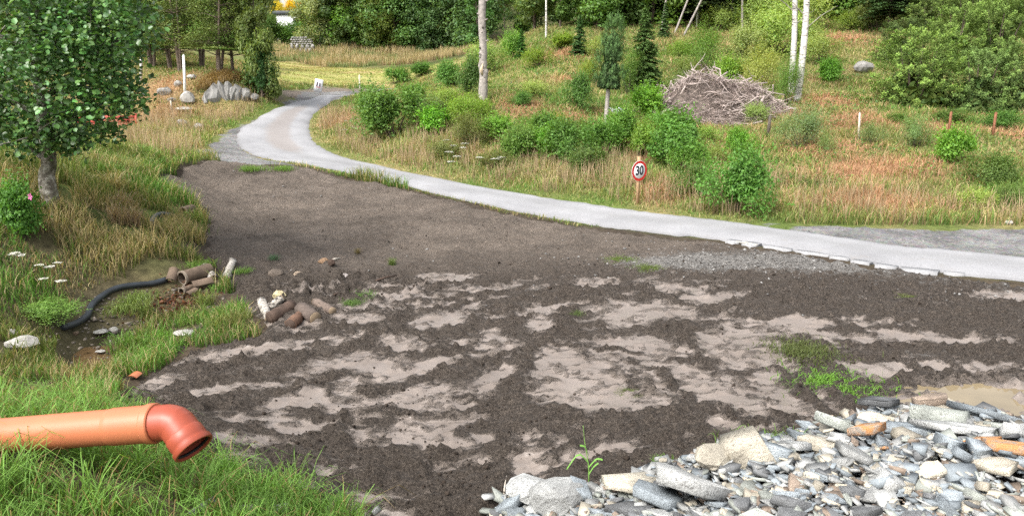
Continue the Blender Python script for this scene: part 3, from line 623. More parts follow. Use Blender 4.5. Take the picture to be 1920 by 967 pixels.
BUSHES = [  # base px, width px, height px, prototype, tint, label
 (738,268,135,112,0,'green','large rounded dark green bush where the road bends, above the verge'),
 (870,240,95,66,4,'yellow','yellow-green shrub at the foot of the bare pole-like trunk'),
 (882,282,86,72,5,'olive','fine-leaved olive bush below the yellow-green shrub'),
 (880,184,52,74,1,'dark','dark leafy shrub close to the left flank of the bare trunk'),
 (800,240,90,62,4,'olive','loose olive undergrowth bush between the round bush and the bare trunk'),
 (985,304,110,72,0,'green','green thicket bush above the white flower clumps on the verge'),
 (1060,318,110,90,1,'mid','broad-leaved green thicket bush in the row left of the speed sign'),
 (1135,300,90,82,0,'green','tall green thicket bush just uphill of the speed sign'),
 (1175,262,70,40,4,'pale','pale low shrub under the slim conifer trunk'),
 (1262,318,130,104,1,'green','big leafy bush on the right of the speed sign'),
 (1235,255,70,50,4,'green','leafy shrub in front of the lower edge of the branch heap'),
 (1390,408,132,122,1,'green','big broad-leaved bush hanging over the road edge right of the sign'),
 (1312,376,100,68,2,'mid','small-leaved bush between the speed sign and the big roadside bush'),
 (1508,284,96,84,5,'grey','round grey-green bush below the two white birch trunks'),
 (1553,290,36,40,5,'grey','small grey-green side bush touching the round bush under the birches'),
 (1086,208,62,68,1,'mid','compact dark bush alone on reddish grass left of the slim conifer'),
 (1215,225,78,66,3,'bright','bright leafy shrub at the left edge of the branch heap'),
 (1322,140,92,90,5,'mid','dense green bush behind the top of the branch heap'),
 (1376,168,64,62,3,'bright','bright green shrub leaning over the right shoulder of the branch heap'),
 (1272,112,46,38,4,'yellow','small yellow-green shrub in front of the hillside pines'),
 (1567,160,62,52,3,'bright','bright green bush alone on the dry slope beside the rock outcrop'),
 (1800,312,84,74,3,'bright','bright big-leaved bush by the rusty fence stakes'),
 (1722,280,70,64,5,'grey','grey-green bush between the pale stake and the rusty stakes'),
 (1640,272,52,44,5,'grey','small grey-green bush next to the pale wooden stake'),
 (1868,352,104,66,2,'mid','spreading bush low on the slope below the bright big-leaved bush'),
 (1828,398,76,50,4,'pale','pale weedy shrub above the gravel lay-by'),
 (1905,395,70,60,4,'olive','olive shrub at the gravel lay-by behind the pale weedy shrub'),
 (1430,180,96,92,5,'pale','fine pale sapling thicket on the left of the birch trunks'),
 (1460,110,120,100,4,'pale','tall pale sapling thicket behind the birch trunks'),
 (1400,112,80,70,4,'pale','pale sapling clump above the bright shrub'),
 (1480,200,60,90,5,'mid','dark twiggy bush wrapped round the birch bases'),
 (1385,296,62,54,1,'bright','light green shrub on the grass downhill of the dark fence post'),
 (1112,158,50,48,4,'yellow','lime shrub between the two small spruces'),
 (965,112,54,54,0,'bright','fresh green bush at the forest edge right of the bare trunk'),
 (915,140,84,66,4,'pale','ferny pale green shrub just behind the bare trunk'),
 (820,255,80,56,3,'bright','fresh leafy bush between the large rounded bush and the yellow-green shrub'),
 (1160,285,90,80,1,'green','leafy thicket bush under the slim conifer, uphill of the sign'),
 (1030,300,70,64,3,'bright','fresh light bush inside the thicket row'),
 (792,142,60,26,0,'mid','low green shrub on the edge of the mown field'),
 (740,160,54,36,0,'green','green shrub by the thin stake near the field'),
 (845,168,70,50,1,'green','mid-green shrub on the rise between field and bare trunk'),
 (1515,352,24,20,2,'mid','tiny dark green shrub alone in the straw slope'),
 (1000,182,60,34,4,'pale','pale shrub on the reddish knoll'),
 (975,200,50,30,2,'mid','low dark shrub right of the bare trunk'),
 (1050,95,60,34,3,'yellow','lime green bush at the foot of the forest'),
 (1520,100,70,60,4,'pale','hazy pale shrub right of the birch trunks'),
 (1590,60,60,40,4,'yellow','yellowish shrub high on the dry slope'),
 (1690,235,60,24,2,'mid','low dark creeper patch before the juniper thicket'),
 (1880,240,90,34,2,'mid','low juniper-like ground shrub behind the rusty stakes'),
 (1790,232,80,28,2,'mid','flat ground shrub between juniper thicket and fence stakes'),
 (1015,268,90,56,1,'green','leafy thicket bush uphill of the row left of the sign'),
 (1110,330,80,56,0,'mid','low thicket bush right beside the speed sign post'),
 (1200,300,70,70,3,'bright','light leafy bush behind the speed sign plate'),
 (1300,330,80,60,1,'green','green bush joining the big leafy bush to the roadside bush'),
 (930,270,80,56,3,'bright','light green bush between the olive bush and the thicket'),
 (690,236,60,70,0,'green','green flank bush left of the large rounded bush'),
 (830,300,70,40,4,'olive','weedy olive bush above the white verge flowers'),
 (780,200,70,40,1,'green','green bush uphill behind the large rounded bush'),
 (830,205,70,44,4,'pale','pale bush in front of the dark leafy shrub'),
 (1045,250,60,40,4,'pale','pale fern-like bush downhill of the compact dark bush'),
 (1420,230,60,40,4,'pale','pale bush at the foot of the right heap tail'),
 (1345,310,56,40,4,'pale','pale bush on the grass above the big roadside bush'),
 (1080,262,70,44,4,'olive','olive bush below the compact dark bush'),
 (1500,60,110,80,4,'pale','pale sapling cluster high behind the birch trunks'),
 (1425,70,110,80,4,'pale','pale sapling cluster at the wood edge left of the birches'),
 (1545,120,80,60,4,'pale','pale saplings on the slope right of the birches'),
 (1350,60,80,50,4,'pale','pale saplings under the pines'),
 (1010,128,60,40,4,'yellow','yellow-green shrub on the knoll below the wood'),
 (1130,110,60,44,4,'pale','pale shrub just behind the slim conifer crown'),
 (1180,180,60,90,5,'mid','dark twiggy shrub between slim conifer and spruce'),
 (1280,200,56,70,4,'olive','olive sapling left of the branch heap crest'),
 (1290,165,60,60,4,'olive','olive shrub uphill of the branch heap crest'),
 (1650,60,90,60,4,'olive','olive shrub beneath the tall dark spruce'),
 (935,320,80,40,4,'olive','weedy olive shrub behind the white flower clumps'),
 (1330,272,60,40,4,'pale','light sapling at the lower right of the branch heap'),
 (1445,205,40,46,4,'yellow','yellow-leaved sapling at the right tip of the branch heap'),
]
rb = random.Random(9)
for (px, py, wp, hp, k, ti, lab) in BUSHES:
    p = hit(px, py); m_ = mpp(p); sw = wp * m_ / 2 / .74; sh = hp * m_ / 1.22
    spawn(BUSH[k], 'bush' if 'bush' in lab else 'shrub', lab, 'bush' if 'bush' in lab else 'shrub', (p[0], p[1] + sw * .3, p[2] - .05), (sw, sw * .9, sh), rb.uniform(0, 6.28), tuple(c * rb.uniform(.88, 1.12) for c in TINT[ti]))

# --- broadleaf tree prototypes (crown height 10 m)
def decid(seed, hgt=10, rad=3.2, nl=12000, leaf=.30, base=.02, lobes=34, trunkr=.14, bark='bark'):
    r = np.random.default_rng(seed); mb = MB()
    tp = np.array([[0, 0, -.3], [.1, .05, hgt * .3], [r.normal(0, .15), r.normal(0, .15), hgt * .65], [0, 0, hgt * .95]])
    tube(tp, [trunkr * 1.2, trunkr, trunkr * .6, .03], 7, False, mb=mb)
    zc = base * hgt + (1 - base) * hgt * r.random(lobes) ** .9 * .93; prof = np.sqrt(np.clip(np.sin(np.pi * ((zc / hgt - base) / (1 - base) * .78 + .16)), .05, 1))
    a = r.uniform(0, 6.28, lobes); rr_ = rad * prof * r.uniform(.35, .85, lobes); lc = np.stack([np.cos(a) * rr_, np.sin(a) * rr_, zc], 1); lw = r.uniform(.24, .42, lobes) * rad * (.7 + .5 * prof)
    for q in range(0, lobes, 2): tube([(0, 0, max(.3, zc[q] - rr_[q] * .9)), lc[q] * (.5, .5, 1) - (0, 0, rr_[q] * .25), lc[q]], [trunkr * .35, trunkr * .22, .015], 5, False, mb=mb)
    k = r.integers(0, lobes, nl); u = nrm(r.normal(size=(nl, 3))); p = lc[k] + u * (lw[k] * r.random(nl) ** .4)[:, None] * (1, 1, .8)
    p[:, 2] = np.maximum(p[:, 2], .15); nor = u * .6 + (0, 0, .7) + r.normal(size=(nl, 3)) * .5
    shade = r.uniform(.7, 1.25, lobes)[k]; col = leafcol(r, nl, (1, 1, 1), .2) * shade[:, None]
    V, Fq, C = leaves(r, p, nor, r.uniform(.6, 1.3, nl) * leaf, col)
    return {'crown': mesh('crown', V, Fq, C, M['leaf']), 'trunk': mb.build('trunk', M[bark], True)}
# --- conifers
def spruce(seed, hgt=6, rad=1.5, whorls=22, bare=.06, trunkr=.08, dens=1.0, droop=.25):
    r = np.random.default_rng(seed); mb = MB(); tube([[0, 0, -.2], [.02, 0, hgt * .5], [0, 0, hgt]], [trunkr, trunkr * .6, .01], 7, False, mb=mb)
    P_, Nn, D, S = [], [], [], []
    for w_ in range(whorls):
        f = w_ / (whorls - 1); z = hgt * (bare + (1 - bare) * f); L = rad * (1 - f) ** .85 * r.uniform(.85, 1.1) + .12
        nb = int(6 + 3 * (1 - f))
        for b in range(nb):
            a = r.uniform(0, 6.28); Lb = L * r.uniform(.7, 1.12); ns = int(max(6, Lb * 26 * dens)); s = np.linspace(.12, 1, ns)
            x = np.cos(a) * s * Lb; y = np.sin(a) * s * Lb; zz_ = z + .12 * s * Lb - droop * (s ** 2) * Lb + .1 * s ** 4 * Lb
            base = np.stack([x, y, zz_], 1); side = np.array([-math.sin(a), math.cos(a), 0]); fw = np.array([math.cos(a), math.sin(a), 0])
            for sg in (-1, 1, 0):
                wdt = (.30 * (1 - s) + .08) * Lb * r.uniform(.4, 1.1, ns); q = base + side * (sg * wdt)[:, None] * .6 + r.normal(0, .02, (ns, 3)) - np.array([0, 0, .05]) * abs(sg)
                P_.append(q); D.append(fw[None] + side[None] * sg * .9 + np.zeros((ns, 3))); Nn.append(np.array([0, 0, 1.0]) + r.normal(size=(ns, 3)) * .35); S.append(np.full(ns, .2) * r.uniform(.7, 1.3, ns))
            if b % 2 == 0: tube([(0, 0, z), base[-1]], [.012 + .008 * Lb, .004], 4, False, mb=mb)
    P_ = np.vstack(P_); Nn = np.vstack(Nn); D = np.vstack(D); S = np.concatenate(S); n = len(P_)
    V, Fq, C = leaves(r, P_, Nn, S, leafcol(r, n, (1, 1, 1), .25), droop=.12, aspect=.38, direction=D)
    return {'crown': mesh('crown', V, Fq, C, M['needle']), 'trunk': mb.build('trunk', M['bark'], True)}
def juniper(seed, nl=19000, rad=1.0, hgt=1.9, plume=150):
    r = np.random.default_rng(seed); mb = MB()
    a = r.uniform(0, 6.28, plume); hz = r.random(plume) ** .8; rr_ = rad * np.sqrt(np.clip(1 - (hz * .93) ** 2.2, .03, 1)) * r.uniform(.55, .98, plume)
    c = np.stack([np.cos(a) * rr_, np.sin(a) * rr_, hz * hgt * .9], 1); axis = nrm(np.stack([np.cos(a) * .8, np.sin(a) * .8, .25 + .7 * hz], 1) + r.normal(0, .25, (plume, 3)))
    k = r.integers(0, plume, nl); s = r.random(nl); pl = r.uniform(.22, .42, plume)
    p = c[k] + axis[k] * (s * pl[k])[:, None] + r.normal(0, 1, (nl, 3)) * ((1 - s * .8) * .075)[:, None]
    p[:, 2] -= .22 * (s * pl[k]) ** 2; p[:, 2] = np.maximum(p[:, 2], .02)
    nor = np.array((0, 0, .9)) + nrm(p * (1, 1, 0)) * .4 + r.normal(size=(nl, 3)) * .45
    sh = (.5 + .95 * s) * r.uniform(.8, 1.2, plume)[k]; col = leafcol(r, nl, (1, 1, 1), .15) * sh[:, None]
    V, Fq, C = leaves(r, p, nor, r.uniform(.03, .065, nl), col, droop=.1, aspect=.38, direction=axis[k])
    # inner body of older, denser foliage
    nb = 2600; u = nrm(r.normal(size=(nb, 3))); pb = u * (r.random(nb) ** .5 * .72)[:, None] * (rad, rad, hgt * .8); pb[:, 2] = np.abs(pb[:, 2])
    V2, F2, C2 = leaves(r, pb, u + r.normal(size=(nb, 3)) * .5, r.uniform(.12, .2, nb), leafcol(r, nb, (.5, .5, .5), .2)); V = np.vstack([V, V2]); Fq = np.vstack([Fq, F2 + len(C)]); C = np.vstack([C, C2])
    for q in range(8): tube([(0, 0, -.1), c[q] * .6 * (1, 1, .7), c[q]], [.05, .03, .01], 5, False, mb=mb)
    return {'crown': mesh('crown', V, Fq, C, M['needle']), 'trunk': mb.build('trunk', M['bark'], True)}
DEC = [decid(21), decid(22, rad=2.8, lobes=30), decid(23, rad=3.8, lobes=38), decid(24, rad=2.2, nl=9000, lobes=26, base=.1, leaf=.26), decid(25, rad=2.8, base=.35, nl=6500, leaf=.2, lobes=18, trunkr=.11)]
SPR = [spruce(31, whorls=38, dens=1.2, droop=.38), spruce(32, rad=1.3, whorls=36, dens=1.2, droop=.3), spruce(33, hgt=10, rad=1.9, whorls=44, bare=.12, dens=.9, droop=.35)]
JUN = [juniper(41), juniper(42), juniper(43, plume=190)]
rt = random.Random(21)
def tree(proto, name, label, px, py, hp, wscale, tint, group=None, ref=10.0, lift=0, hm=None):
    p = hit(px, py); s = (hp * mpp(p) if hm is None else hm) / ref
    return spawn(proto, name, label, 'tree', (p[0], p[1], p[2] - .1 + lift), (s * wscale, s * wscale, s), rt.uniform(0, 6.28), tuple(c * rt.uniform(.85, 1.15) for c in tint), group)

# forest behind the mown field and along the top of the slope
ADJ = ['round-crowned', 'narrow-crowned', 'broad-crowned', 'slim', 'open-crowned']
kinds = [('dark', 'dense dark broadleaf tree in the wood beyond the mown field'), ('olive', 'olive-toned broadleaf tree in the wood beyond the mown field'), ('mid', 'mid-green broadleaf tree in the wood beyond the mown field'), ('grey', 'grey-leaved willow-like tree in the wood beyond the mown field')]
for q in range(32):
    px = 606 + (q % 16) * 19 + rt.uniform(-7, 7); back = q >= 16
    k = rt.choice([0, 0, 1, 2, 2, 3] if not back else [0, 2, 1])
    py = 96 - (14 if back else 0) - rt.uniform(0, 5); dk_ = rt.randrange(4); tree(DEC[dk_], 'forest_tree', kinds[k][1].replace('broadleaf', ADJ[dk_]) + (', in its front row' if not back else ', behind its front row'), px, py, 0, rt.uniform(.85, 1.15), TINT[kinds[k][0]], 'trees of the wood beyond the field', hm=rt.uniform(8.5, 12.5) if not back else rt.uniform(13, 18))
kinds2 = [('dark', 'dark broadleaf tree in the wood above the slope'), ('mid', 'mid-green broadleaf tree in the wood above the slope'), ('olive', 'olive broadleaf tree in the wood above the slope')]
for q in range(30):
    px = 905 + (q % 15) * 52 + rt.uniform(-16, 16); back = q >= 15
    k = rt.choice([0, 0, 1, 2, 1]); py = (66 - (px - 905) * .05 if not back else 40 - (px - 905) * .03) - rt.uniform(0, 8)
    dk_ = rt.randrange(5); tree(DEC[dk_], 'forest_tree', kinds2[k][1].replace('broadleaf', ADJ[dk_]) + (', in its front row' if not back else ', behind its front row'), px, py, 0, rt.uniform(.8, 1.1), TINT[kinds2[k][0]], 'trees of the wood on the slope', hm=rt.uniform(8, 12))
for q in range(14):
    px = 880 + q * 72 + rt.uniform(-15, 15); p = hit(px, 10)
    y_ = p[1] + 16; x_ = p[0] * y_ / p[1]; z_ = float(Hq(np.array([x_]), np.array([y_]))[0]); s = rt.uniform(1.0, 1.5)
    spawn(DEC[rt.randrange(4)], 'forest_tree', 'dark tall tree deep in the wood above the slope', 'tree', (x_, y_, z_ - .2), (s, s, s), rt.uniform(0, 6), TINT['dark'], 'tall trees deep in the wood')
for q in range(14):
    x_ = -62 + q * 5.6 + rt.uniform(-1.5, 1.5); y_ = 112 + rt.uniform(-6, 10); z_ = float(Hq(np.array([x_]), np.array([y_]))[0]); s = rt.uniform(.9, 1.35)
    if -.36 < x_ / y_ < -.255: x_ *= 1.75; y_ *= 1.75; z_ = float(Hq(np.array([x_]), np.array([y_]))[0])
    spawn(DEC[rt.randrange(4)], 'forest_tree', 'broadleaf tree in the far wood behind the road bend', 'tree', (x_, y_, z_ - .2), (s, s, s), rt.uniform(0, 6), TINT[rt.choice(['dark', 'mid', 'olive'])], 'trees of the far wood')
# slim pale stems standing at the wood's edge
def stem_mesh(seed, mat, h=9, r0=.09, fork=False):
    r = np.random.default_rng(seed); pts = np.array([[0, 0, -.3], [.1 * r.normal(), .1 * r.normal(), h * .35], [.2 * r.normal(), .2 * r.normal(), h * .7], [.3 * r.normal(), .3 * r.normal(), h]])
    mb = tube(catmull(pts, 8), np.linspace(r0, r0 * .4, 8), 7, False); return mb.build('trunk', mat, True)
STEM = [stem_mesh(51, M['birch']), stem_mesh(52, M['bark_grey']), stem_mesh(53, M['bark_grey'])]
for (px, py, k, lean, lab) in [(1024,72,0,.0,'slim pale birch stem before the dark wood right of the bare trunk'),(1160,40,1,.02,'thin grey stem in the wood above the slim conifer'),(1265,62,1,.38,'pale stem leaning to the right at the edge of the wood'),(1282,66,1,.45,'crooked pale stem leaning behind the other leaning stem'),(1306,52,0,.03,'short upright pale stem in the gap of the wood'),(1372,50,1,.0,'straight white-barked stem at the edge of the wood left of the birches'),(1392,66,2,-.1,'dark slim stem beside the straight white-barked stem'),(1240,60,2,.1,'thin dark stem at the wood edge behind the small spruce'),(1582,22,0,.0,'far pale birch stem right of the white birches')]:
    p = hit(px, py); t = thing('thin_tree', lab, 'tree', (p[0], p[1], p[2] - .1)); t.rotation_euler = (0, lean, rt.uniform(-.3, .3))
    obj('trunk', STEM[k], t); s = obj('crown', DEC[4]['crown'], t, (0, 0, 3.2), scale=(.45, .45, .7), color=TINT['olive'])

# conifers on the slope
for (px, py, hp, k, ws, ti, lab) in [(1205,172,150,0,1.05,(.13,.225,.07),'dark green spruce standing between slim conifer and branch heap'),(1086,106,76,1,1.15,(.13,.235,.075),'small spruce on the slope below the wood edge'),(978,112,58,1,1.1,(.13,.25,.07),'little spruce right of the bare trunk near the wood'),(1245,72,66,1,.9,(.13,.23,.075),'small spruce at the wood edge behind the dark spruce')]:
    tree(SPR[k], 'spruce_tree', lab, px, py, hp, ws, ti, ref=6.0)
for (px, py, lab) in [(1310,50,'tall dark pine standing over the leaning pale stems'),(1420,48,'tall dark pine beside the pale sapling thicket'),(1215,40,'tall pine in the wood above the dark spruce'),(1665,60,'tall dark spruce above the juniper thicket'),(1150,44,'dark pine in the wood above the small spruce')]:
    tree(SPR[2], 'pine_tree', lab, px, py, 0, 1.2, (.08, .13, .045), ref=10, hm=11)
# slim conifer with a bare lower trunk
p = hit(1135, 238); m_ = mpp(p); t = thing('slim_conifer', 'slim dark conifer with bare grey lower trunk, left of the spruce', 'tree', (p[0], p[1], p[2] - .1)); t.rotation_euler = (0, .05, .6)
obj('trunk', tube([[0, 0, -.2], [0.02, 0, 2.0], [.06, 0, 3.6]], [.10, .085, .02], 8, False).build('trunk', M['bark_grey'], True), t)
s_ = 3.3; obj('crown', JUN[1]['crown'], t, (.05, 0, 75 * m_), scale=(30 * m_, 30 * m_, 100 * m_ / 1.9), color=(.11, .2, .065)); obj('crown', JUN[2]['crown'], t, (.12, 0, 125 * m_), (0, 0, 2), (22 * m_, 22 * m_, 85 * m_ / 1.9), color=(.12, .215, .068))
# junipers on the right
for (px, py, wp, hp, k, ti, lab) in [(1735,208,190,165,0,(.14,.27,.065),'big bright juniper bush in front of the evergreen thicket'),(1698,120,100,90,1,(.08,.15,.05),'dark juniper behind the big bright juniper'),(1850,214,150,130,2,(.12,.235,.075),'juniper joined to the right of the big bright juniper'),(1925,216,130,150,0,(.12,.23,.07),'juniper at the end of the evergreen thicket'),(1800,130,120,125,2,(.13,.25,.065),'juniper standing tall behind the middle of the thicket'),(1880,130,140,140,1,(.13,.25,.065),'wide juniper behind the right of the thicket'),(1745,75,100,100,1,(.12,.22,.06),'juniper high at the back of the thicket'),(1830,70,120,120,0,(.14,.26,.07),'light juniper high at the back of the thicket'),(1915,70,120,120,2,(.125,.24,.065),'juniper high at the end of the thicket'),(1790,30,120,100,2,(.115,.22,.06),'juniper at the very top of the evergreen slope'),(1880,20,140,110,1,(.115,.22,.06),'wide juniper at the very top of the evergreen slope')]:
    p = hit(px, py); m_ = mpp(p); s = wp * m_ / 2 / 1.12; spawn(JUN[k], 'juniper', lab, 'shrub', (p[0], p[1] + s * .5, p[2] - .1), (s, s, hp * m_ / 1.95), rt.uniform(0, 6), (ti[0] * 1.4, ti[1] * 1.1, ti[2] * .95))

# white birches
def birch_trunk(pts, r0, r1):
    return tube(catmull(np.array(pts), 16), np.linspace(r0, r1, 16), 10, False).build('trunk', M['birch'], True)
for (px, py, tx, ty, wpx, lab) in [(1482,180,1500,-190,12,'white birch trunk, the thinner one of the pair above the round bush'),(1494,192,1532,-190,14,'white birch trunk forking near the wood, the thicker of the pair')]:
    p = hit(px, py); m_ = mpp(p); q = at(tx, ty, p[1] + .3) - p; t = thing('birch_tree', lab, 'tree', p - (0, 0, .15))
    obj('trunk', birch_trunk([(0, 0, -.1), q * .33 + (.06, 0, 0), q * .66 - (.05, 0, 0), q], wpx * m_ / 2, wpx * m_ * .25), t)
    for b in range(7):
        f = .38 + .07 * b; o_ = q * f; a = rt.uniform(-.6, .6) + (math.pi if b % 2 else 0); L_ = rt.uniform(.9, 1.7)
        obj('branch', tube([o_, o_ + (math.cos(a) * L_ * .5, math.sin(a) * L_ * .4, L_ * .45), o_ + (math.cos(a) * L_, math.sin(a) * L_ * .8, L_ * .75)], [.03, .018, .005], 5, False).build('branch', M['bark_grey']), t)
    obj('crown', DEC[4]['crown'], t, q * .62, scale=(.55, .55, .55), color=TINT['olive'])
# bare trunk
p = hit(905, 188); m_ = mpp(p); q = at(908, -60, p[1]) - p; t = thing('bare_trunk', 'tall bare grey trunk with knots rising from the bushes', 'tree', p - (0, 0, .1))
wob = np.array([(0, 0, -.2), (.03, 0, .7), (.06, 0, 1.35), (.02, 0, 1.6), (.05, 0, 2.4), (.0, 0, 3.9), q]); kr = np.random.default_rng(5)
obj('trunk', tube(catmull(wob, 26), np.linspace(8.6, 6.6, 26) * m_ * (1 + kr.normal(0, .05, 26)), 12, True, jit=.03, rng=kr).build('trunk', M['bark_grey'], True), t)
for b in range(16):
    z = .8 + b * .28 + kr.uniform(-.08, .08); a = kr.uniform(math.pi * .9, math.pi * 2.1); c = np.array([.03, 0, z]); d = np.array([math.cos(a), math.sin(a), .35]); R_ = 7.4 * m_
    obj('branch_stub', tube([c + d * R_ * .7, c + d * (R_ + kr.uniform(.03, .12))], [.05, .03], 6, True).build('branch_stub', M['bark_grey'] if b % 3 else M['dark_post']), t)
obj('bark_scar', tube([(-.0, -7.0 * m_, 1.25), (-.04, -8.0 * m_, 1.45), (.02, -7.2 * m_, 1.75)], [.05, .09, .03], 8, True).build('bark_scar', plain('bare_wood', (.46, .36, .25), .8, .2, 6, .3)), t)

# trees on the mound left of the bend
def feather(seed, hgt=6.4, stems=3, cr=2.2, z0=.30, nl=15000, lean=.35):
    r = np.random.default_rng(seed); mb = MB(); heads = []
    for s in range(stems):
        a = r.uniform(0, 6.28); ln = r.uniform(.4, 1) * lean; e = np.array([math.cos(a) * ln * hgt * .5, math.sin(a) * ln * hgt * .5, hgt * r.uniform(.75, .95)])
        b0 = np.array([math.cos(a) * .12, math.sin(a) * .12, -.2]); pts = catmull(np.array([b0, b0 * .5 + e * (.3, .3, .33), e * (.7, .7, .7), e]), 10); tube(pts, np.linspace(.105, .025, 10) * r.uniform(.8, 1.15), 7, False, mb=mb); heads.append(pts)
    n_c = 90; lc = []
    for q in range(n_c):
        pts = heads[q % stems]; f = r.uniform(z0, 1) ; o = pts[int(f * 9)]; L_ = cr * (1.15 - .75 * f) * r.uniform(.35, 1.0); a = r.uniform(0, 6.28); e = o + np.array([math.cos(a) * L_, math.sin(a) * L_, L_ * .12 + r.normal(0, .15)]); lc.append(e); tube([o, (o + e) / 2 + (0, 0, .08), e], [.03, .018, .006], 4, False, mb=mb)
    lc = np.array(lc); k = r.integers(0, n_c, nl); p = lc[k] + r.normal(size=(nl, 3)) * (.34, .34, .16); p[:, 2] = np.maximum(p[:, 2], hgt * z0 * .75); nor = np.array((0, 0, 1.0)) + r.normal(size=(nl, 3)) * .4
    col = leafcol(r, nl, (1, 1, 1), .18) * (r.uniform(.7, 1.3, n_c)[k] * (.8 + .25 * (p[:, 2] - lc[k][:, 2]) / .16).clip(.5, 1.3))[:, None]
    V, Fq, C = leaves(r, p, nor, r.uniform(.07, .15, nl), col, aspect=.45, droop=.15)
    return {'crown': mesh('crown', V, Fq, C, M['needle']), 'trunk': mb.build('trunk', plain('brown_bark', (.15, .115, .09), .9, .4, 5, .8), True)}
FEA = [feather(61), feather(62, stems=2), feather(63, stems=4, lean=.5), feather(64, stems=1, lean=.08, z0=.25)]
for (px, py, k, s, ti, lab) in [(338,134,1,1.0,'olive','twin-stemmed conifer on the mound behind the white pole'),(408,138,2,1.05,'olive','many-stemmed conifer clump in the middle of the mound'),(438,138,3,1.15,'mid','straight single-stemmed brown tree at the edge of the rock shelf'),(322,130,1,.95,'mid','slender twin-stemmed tree between snag and marker pole'),(375,128,0,1.05,'olive','three-stemmed tree at the back of the mound'),(285,125,0,1.0,'mid','leafy tree on the mound nearest the pale broken snag'),(470,120,3,1.1,'olive','feathery tree behind the rock shelf')]:
    p = hit(px, py); spawn(FEA[k], 'mound_tree', lab, 'tree', p - (0, 0, .1), (s, s, s * rt.uniform(.95, 1.1)), rt.uniform(0, 6.28), tuple(c * 1.05 for c in TINT[ti]))
p = hit(492, 184); m_ = mpp(p)
t = thing('leafy_tree', 'dense leafy tree with low dark foliage beside the rock shelf at the bend', 'tree', p - (0, 0, .1))
obj('trunk', DEC[1]['trunk'], t, scale=(.55, .55, .72)); obj('crown', DEC[1]['crown'], t, scale=(.42, .42, .72), color=TINT['olive'])
obj('lower_foliage', BUSH[1]['foliage'], t, (0, -.3, 0), (0, 0, 1), (40 * m_, 40 * m_, 110 * m_ / 1.35), color=(.07, .17, .045))

# far left background trees behind the near tree
for (px, py, s, lab) in [(30,118,1.0,'broadleaf tree far behind the near lichen-barked tree'),(120,112,1.1,'broadleaf tree far behind the near lichen-barked tree'),(215,108,1.0,'broadleaf tree far behind the near lichen-barked tree'),(270,100,1.05,'broadleaf tree far behind the near lichen-barked tree')]:
    p = hit(px, py); spawn(DEC[rt.randrange(4)], 'background_tree', lab, 'tree', p - (0, 0, .1), (s * .8, s * .8, s * .75), rt.uniform(0, 6), TINT['mid'], 'trees behind the near tree')
# ------------------------------------------------------------------ near tree (lichen-barked alder) on the left bank
p = hit(95, 385); p[2] -= .1; m_ = mpp(p); rA = np.random.default_rng(77)
t = thing('alder_tree', 'broad leafy tree with lichen-covered trunk on the grass bank beside the ditch', 'tree', p)
tp = at(60, -60, p[1] + .2) - p
trunk_pts = catmull(np.array([(.05, 0, -.2), (0, 0, .6), at(92, 300, p[1]) - p, at(78, 200, p[1]) - p, at(68, 90, p[1]) - p, tp]), 22)
mbT = tube(trunk_pts, np.concatenate([[.2, .165, .152, .146], np.linspace(.142, .08, 18)]), 12, False, jit=.03, rng=rA)
LIMB = [((88,300),(20,235),.06),((85,270),(150,210),.055),((80,230),(200,190),.06),((78,210),(-30,160),.06),((75,180),(230,120),.065),((74,160),(10,90),.05),((72,140),(250,60),.06),((70,110),(150,10),.05),((70,90),(-40,40),.05),((68,60),(220,-10),.05),((80,240),(60,250),.04),((76,190),(120,120),.05)]
lim_c = []
for (a, b, r0) in LIMB:
    A = at(a[0], a[1], p[1] + .05) - p; B = at(b[0], b[1], p[1] + rA.uniform(-1.2, 1.2)) - p
    q = catmull(np.array([A, A * .55 + B * .45 + (0, 0, -.1), B]), 8); tube(q, np.linspace(r0, .012, 8), 6, False, mb=mbT)
    for k in range(4):
        o = q[3 + k]; e = o + rA.normal(size=3) * (.5, .5, .35) + (0, 0, .1); tube([o, (o + e) / 2, e], [.016, .01, .004], 4, False, mb=mbT); lim_c.append(e)
    lim_c += list(q[2:])
obj('trunk', mbT.build('trunk', M['alder_bark'], True), t)
lim_c = np.array(lim_c)
# leafy sprays fill the crown out to its outline
OUT = [(x, y) for x in range(-60, 291, 25) for y in range(-50, 296, 22)]
sp = []
for (x, y) in OUT:
    x2 = x + rA.uniform(-12, 12); y2 = y + rA.uniform(-11, 11)
    right = np.interp(y2, [-60, 0, 60, 110, 150, 185, 230, 262, 300], [300, 288, 292, 262, 255, 262, 240, 205, 118]); left = np.interp(y2, [250, 300], [-80, 50])
    if x2 > right - 8 or x2 < left or (y2 > 262 and abs(x2 - 80) > 62): continue
    if 60 < x2 < 92 and 118 < y2 < 190: continue
    if x2 < 50 and 25 < y2 < 75 and rA.random() < .75: continue
    for k in range(3): sp.append(at(x2, y2, p[1] + rA.uniform(-1.35, 1.35) * (1 if y2 < 240 else .6)) - p)
sp = np.array(sp)
hole = (np.abs(sp[:, 0]) < .25) & (sp[:, 1] < 0) & (sp[:, 2] > 1.55) & (sp[:, 2] < 2.6); sp = sp[~hole]
nl = 17500; k = rA.integers(0, len(sp), nl); pos = sp[k] + rA.normal(size=(nl, 3)) * (.16, .18, .12)
nor = np.array((0, -.25, .85)) + rA.normal(size=(nl, 3)) * .5; shade = rA.uniform(.65, 1.35, len(sp))[k]
col = leafcol(rA, nl, (.088, .185, .048), .3) * shade[:, None]
V, Fq, C = leaves(rA, pos, nor, rA.uniform(.055, .115, nl), col, 'round', aspect=.85)
obj('crown', mesh('crown', V, Fq, C, M['leaf_gloss']), t, color=(1, 1, 1))

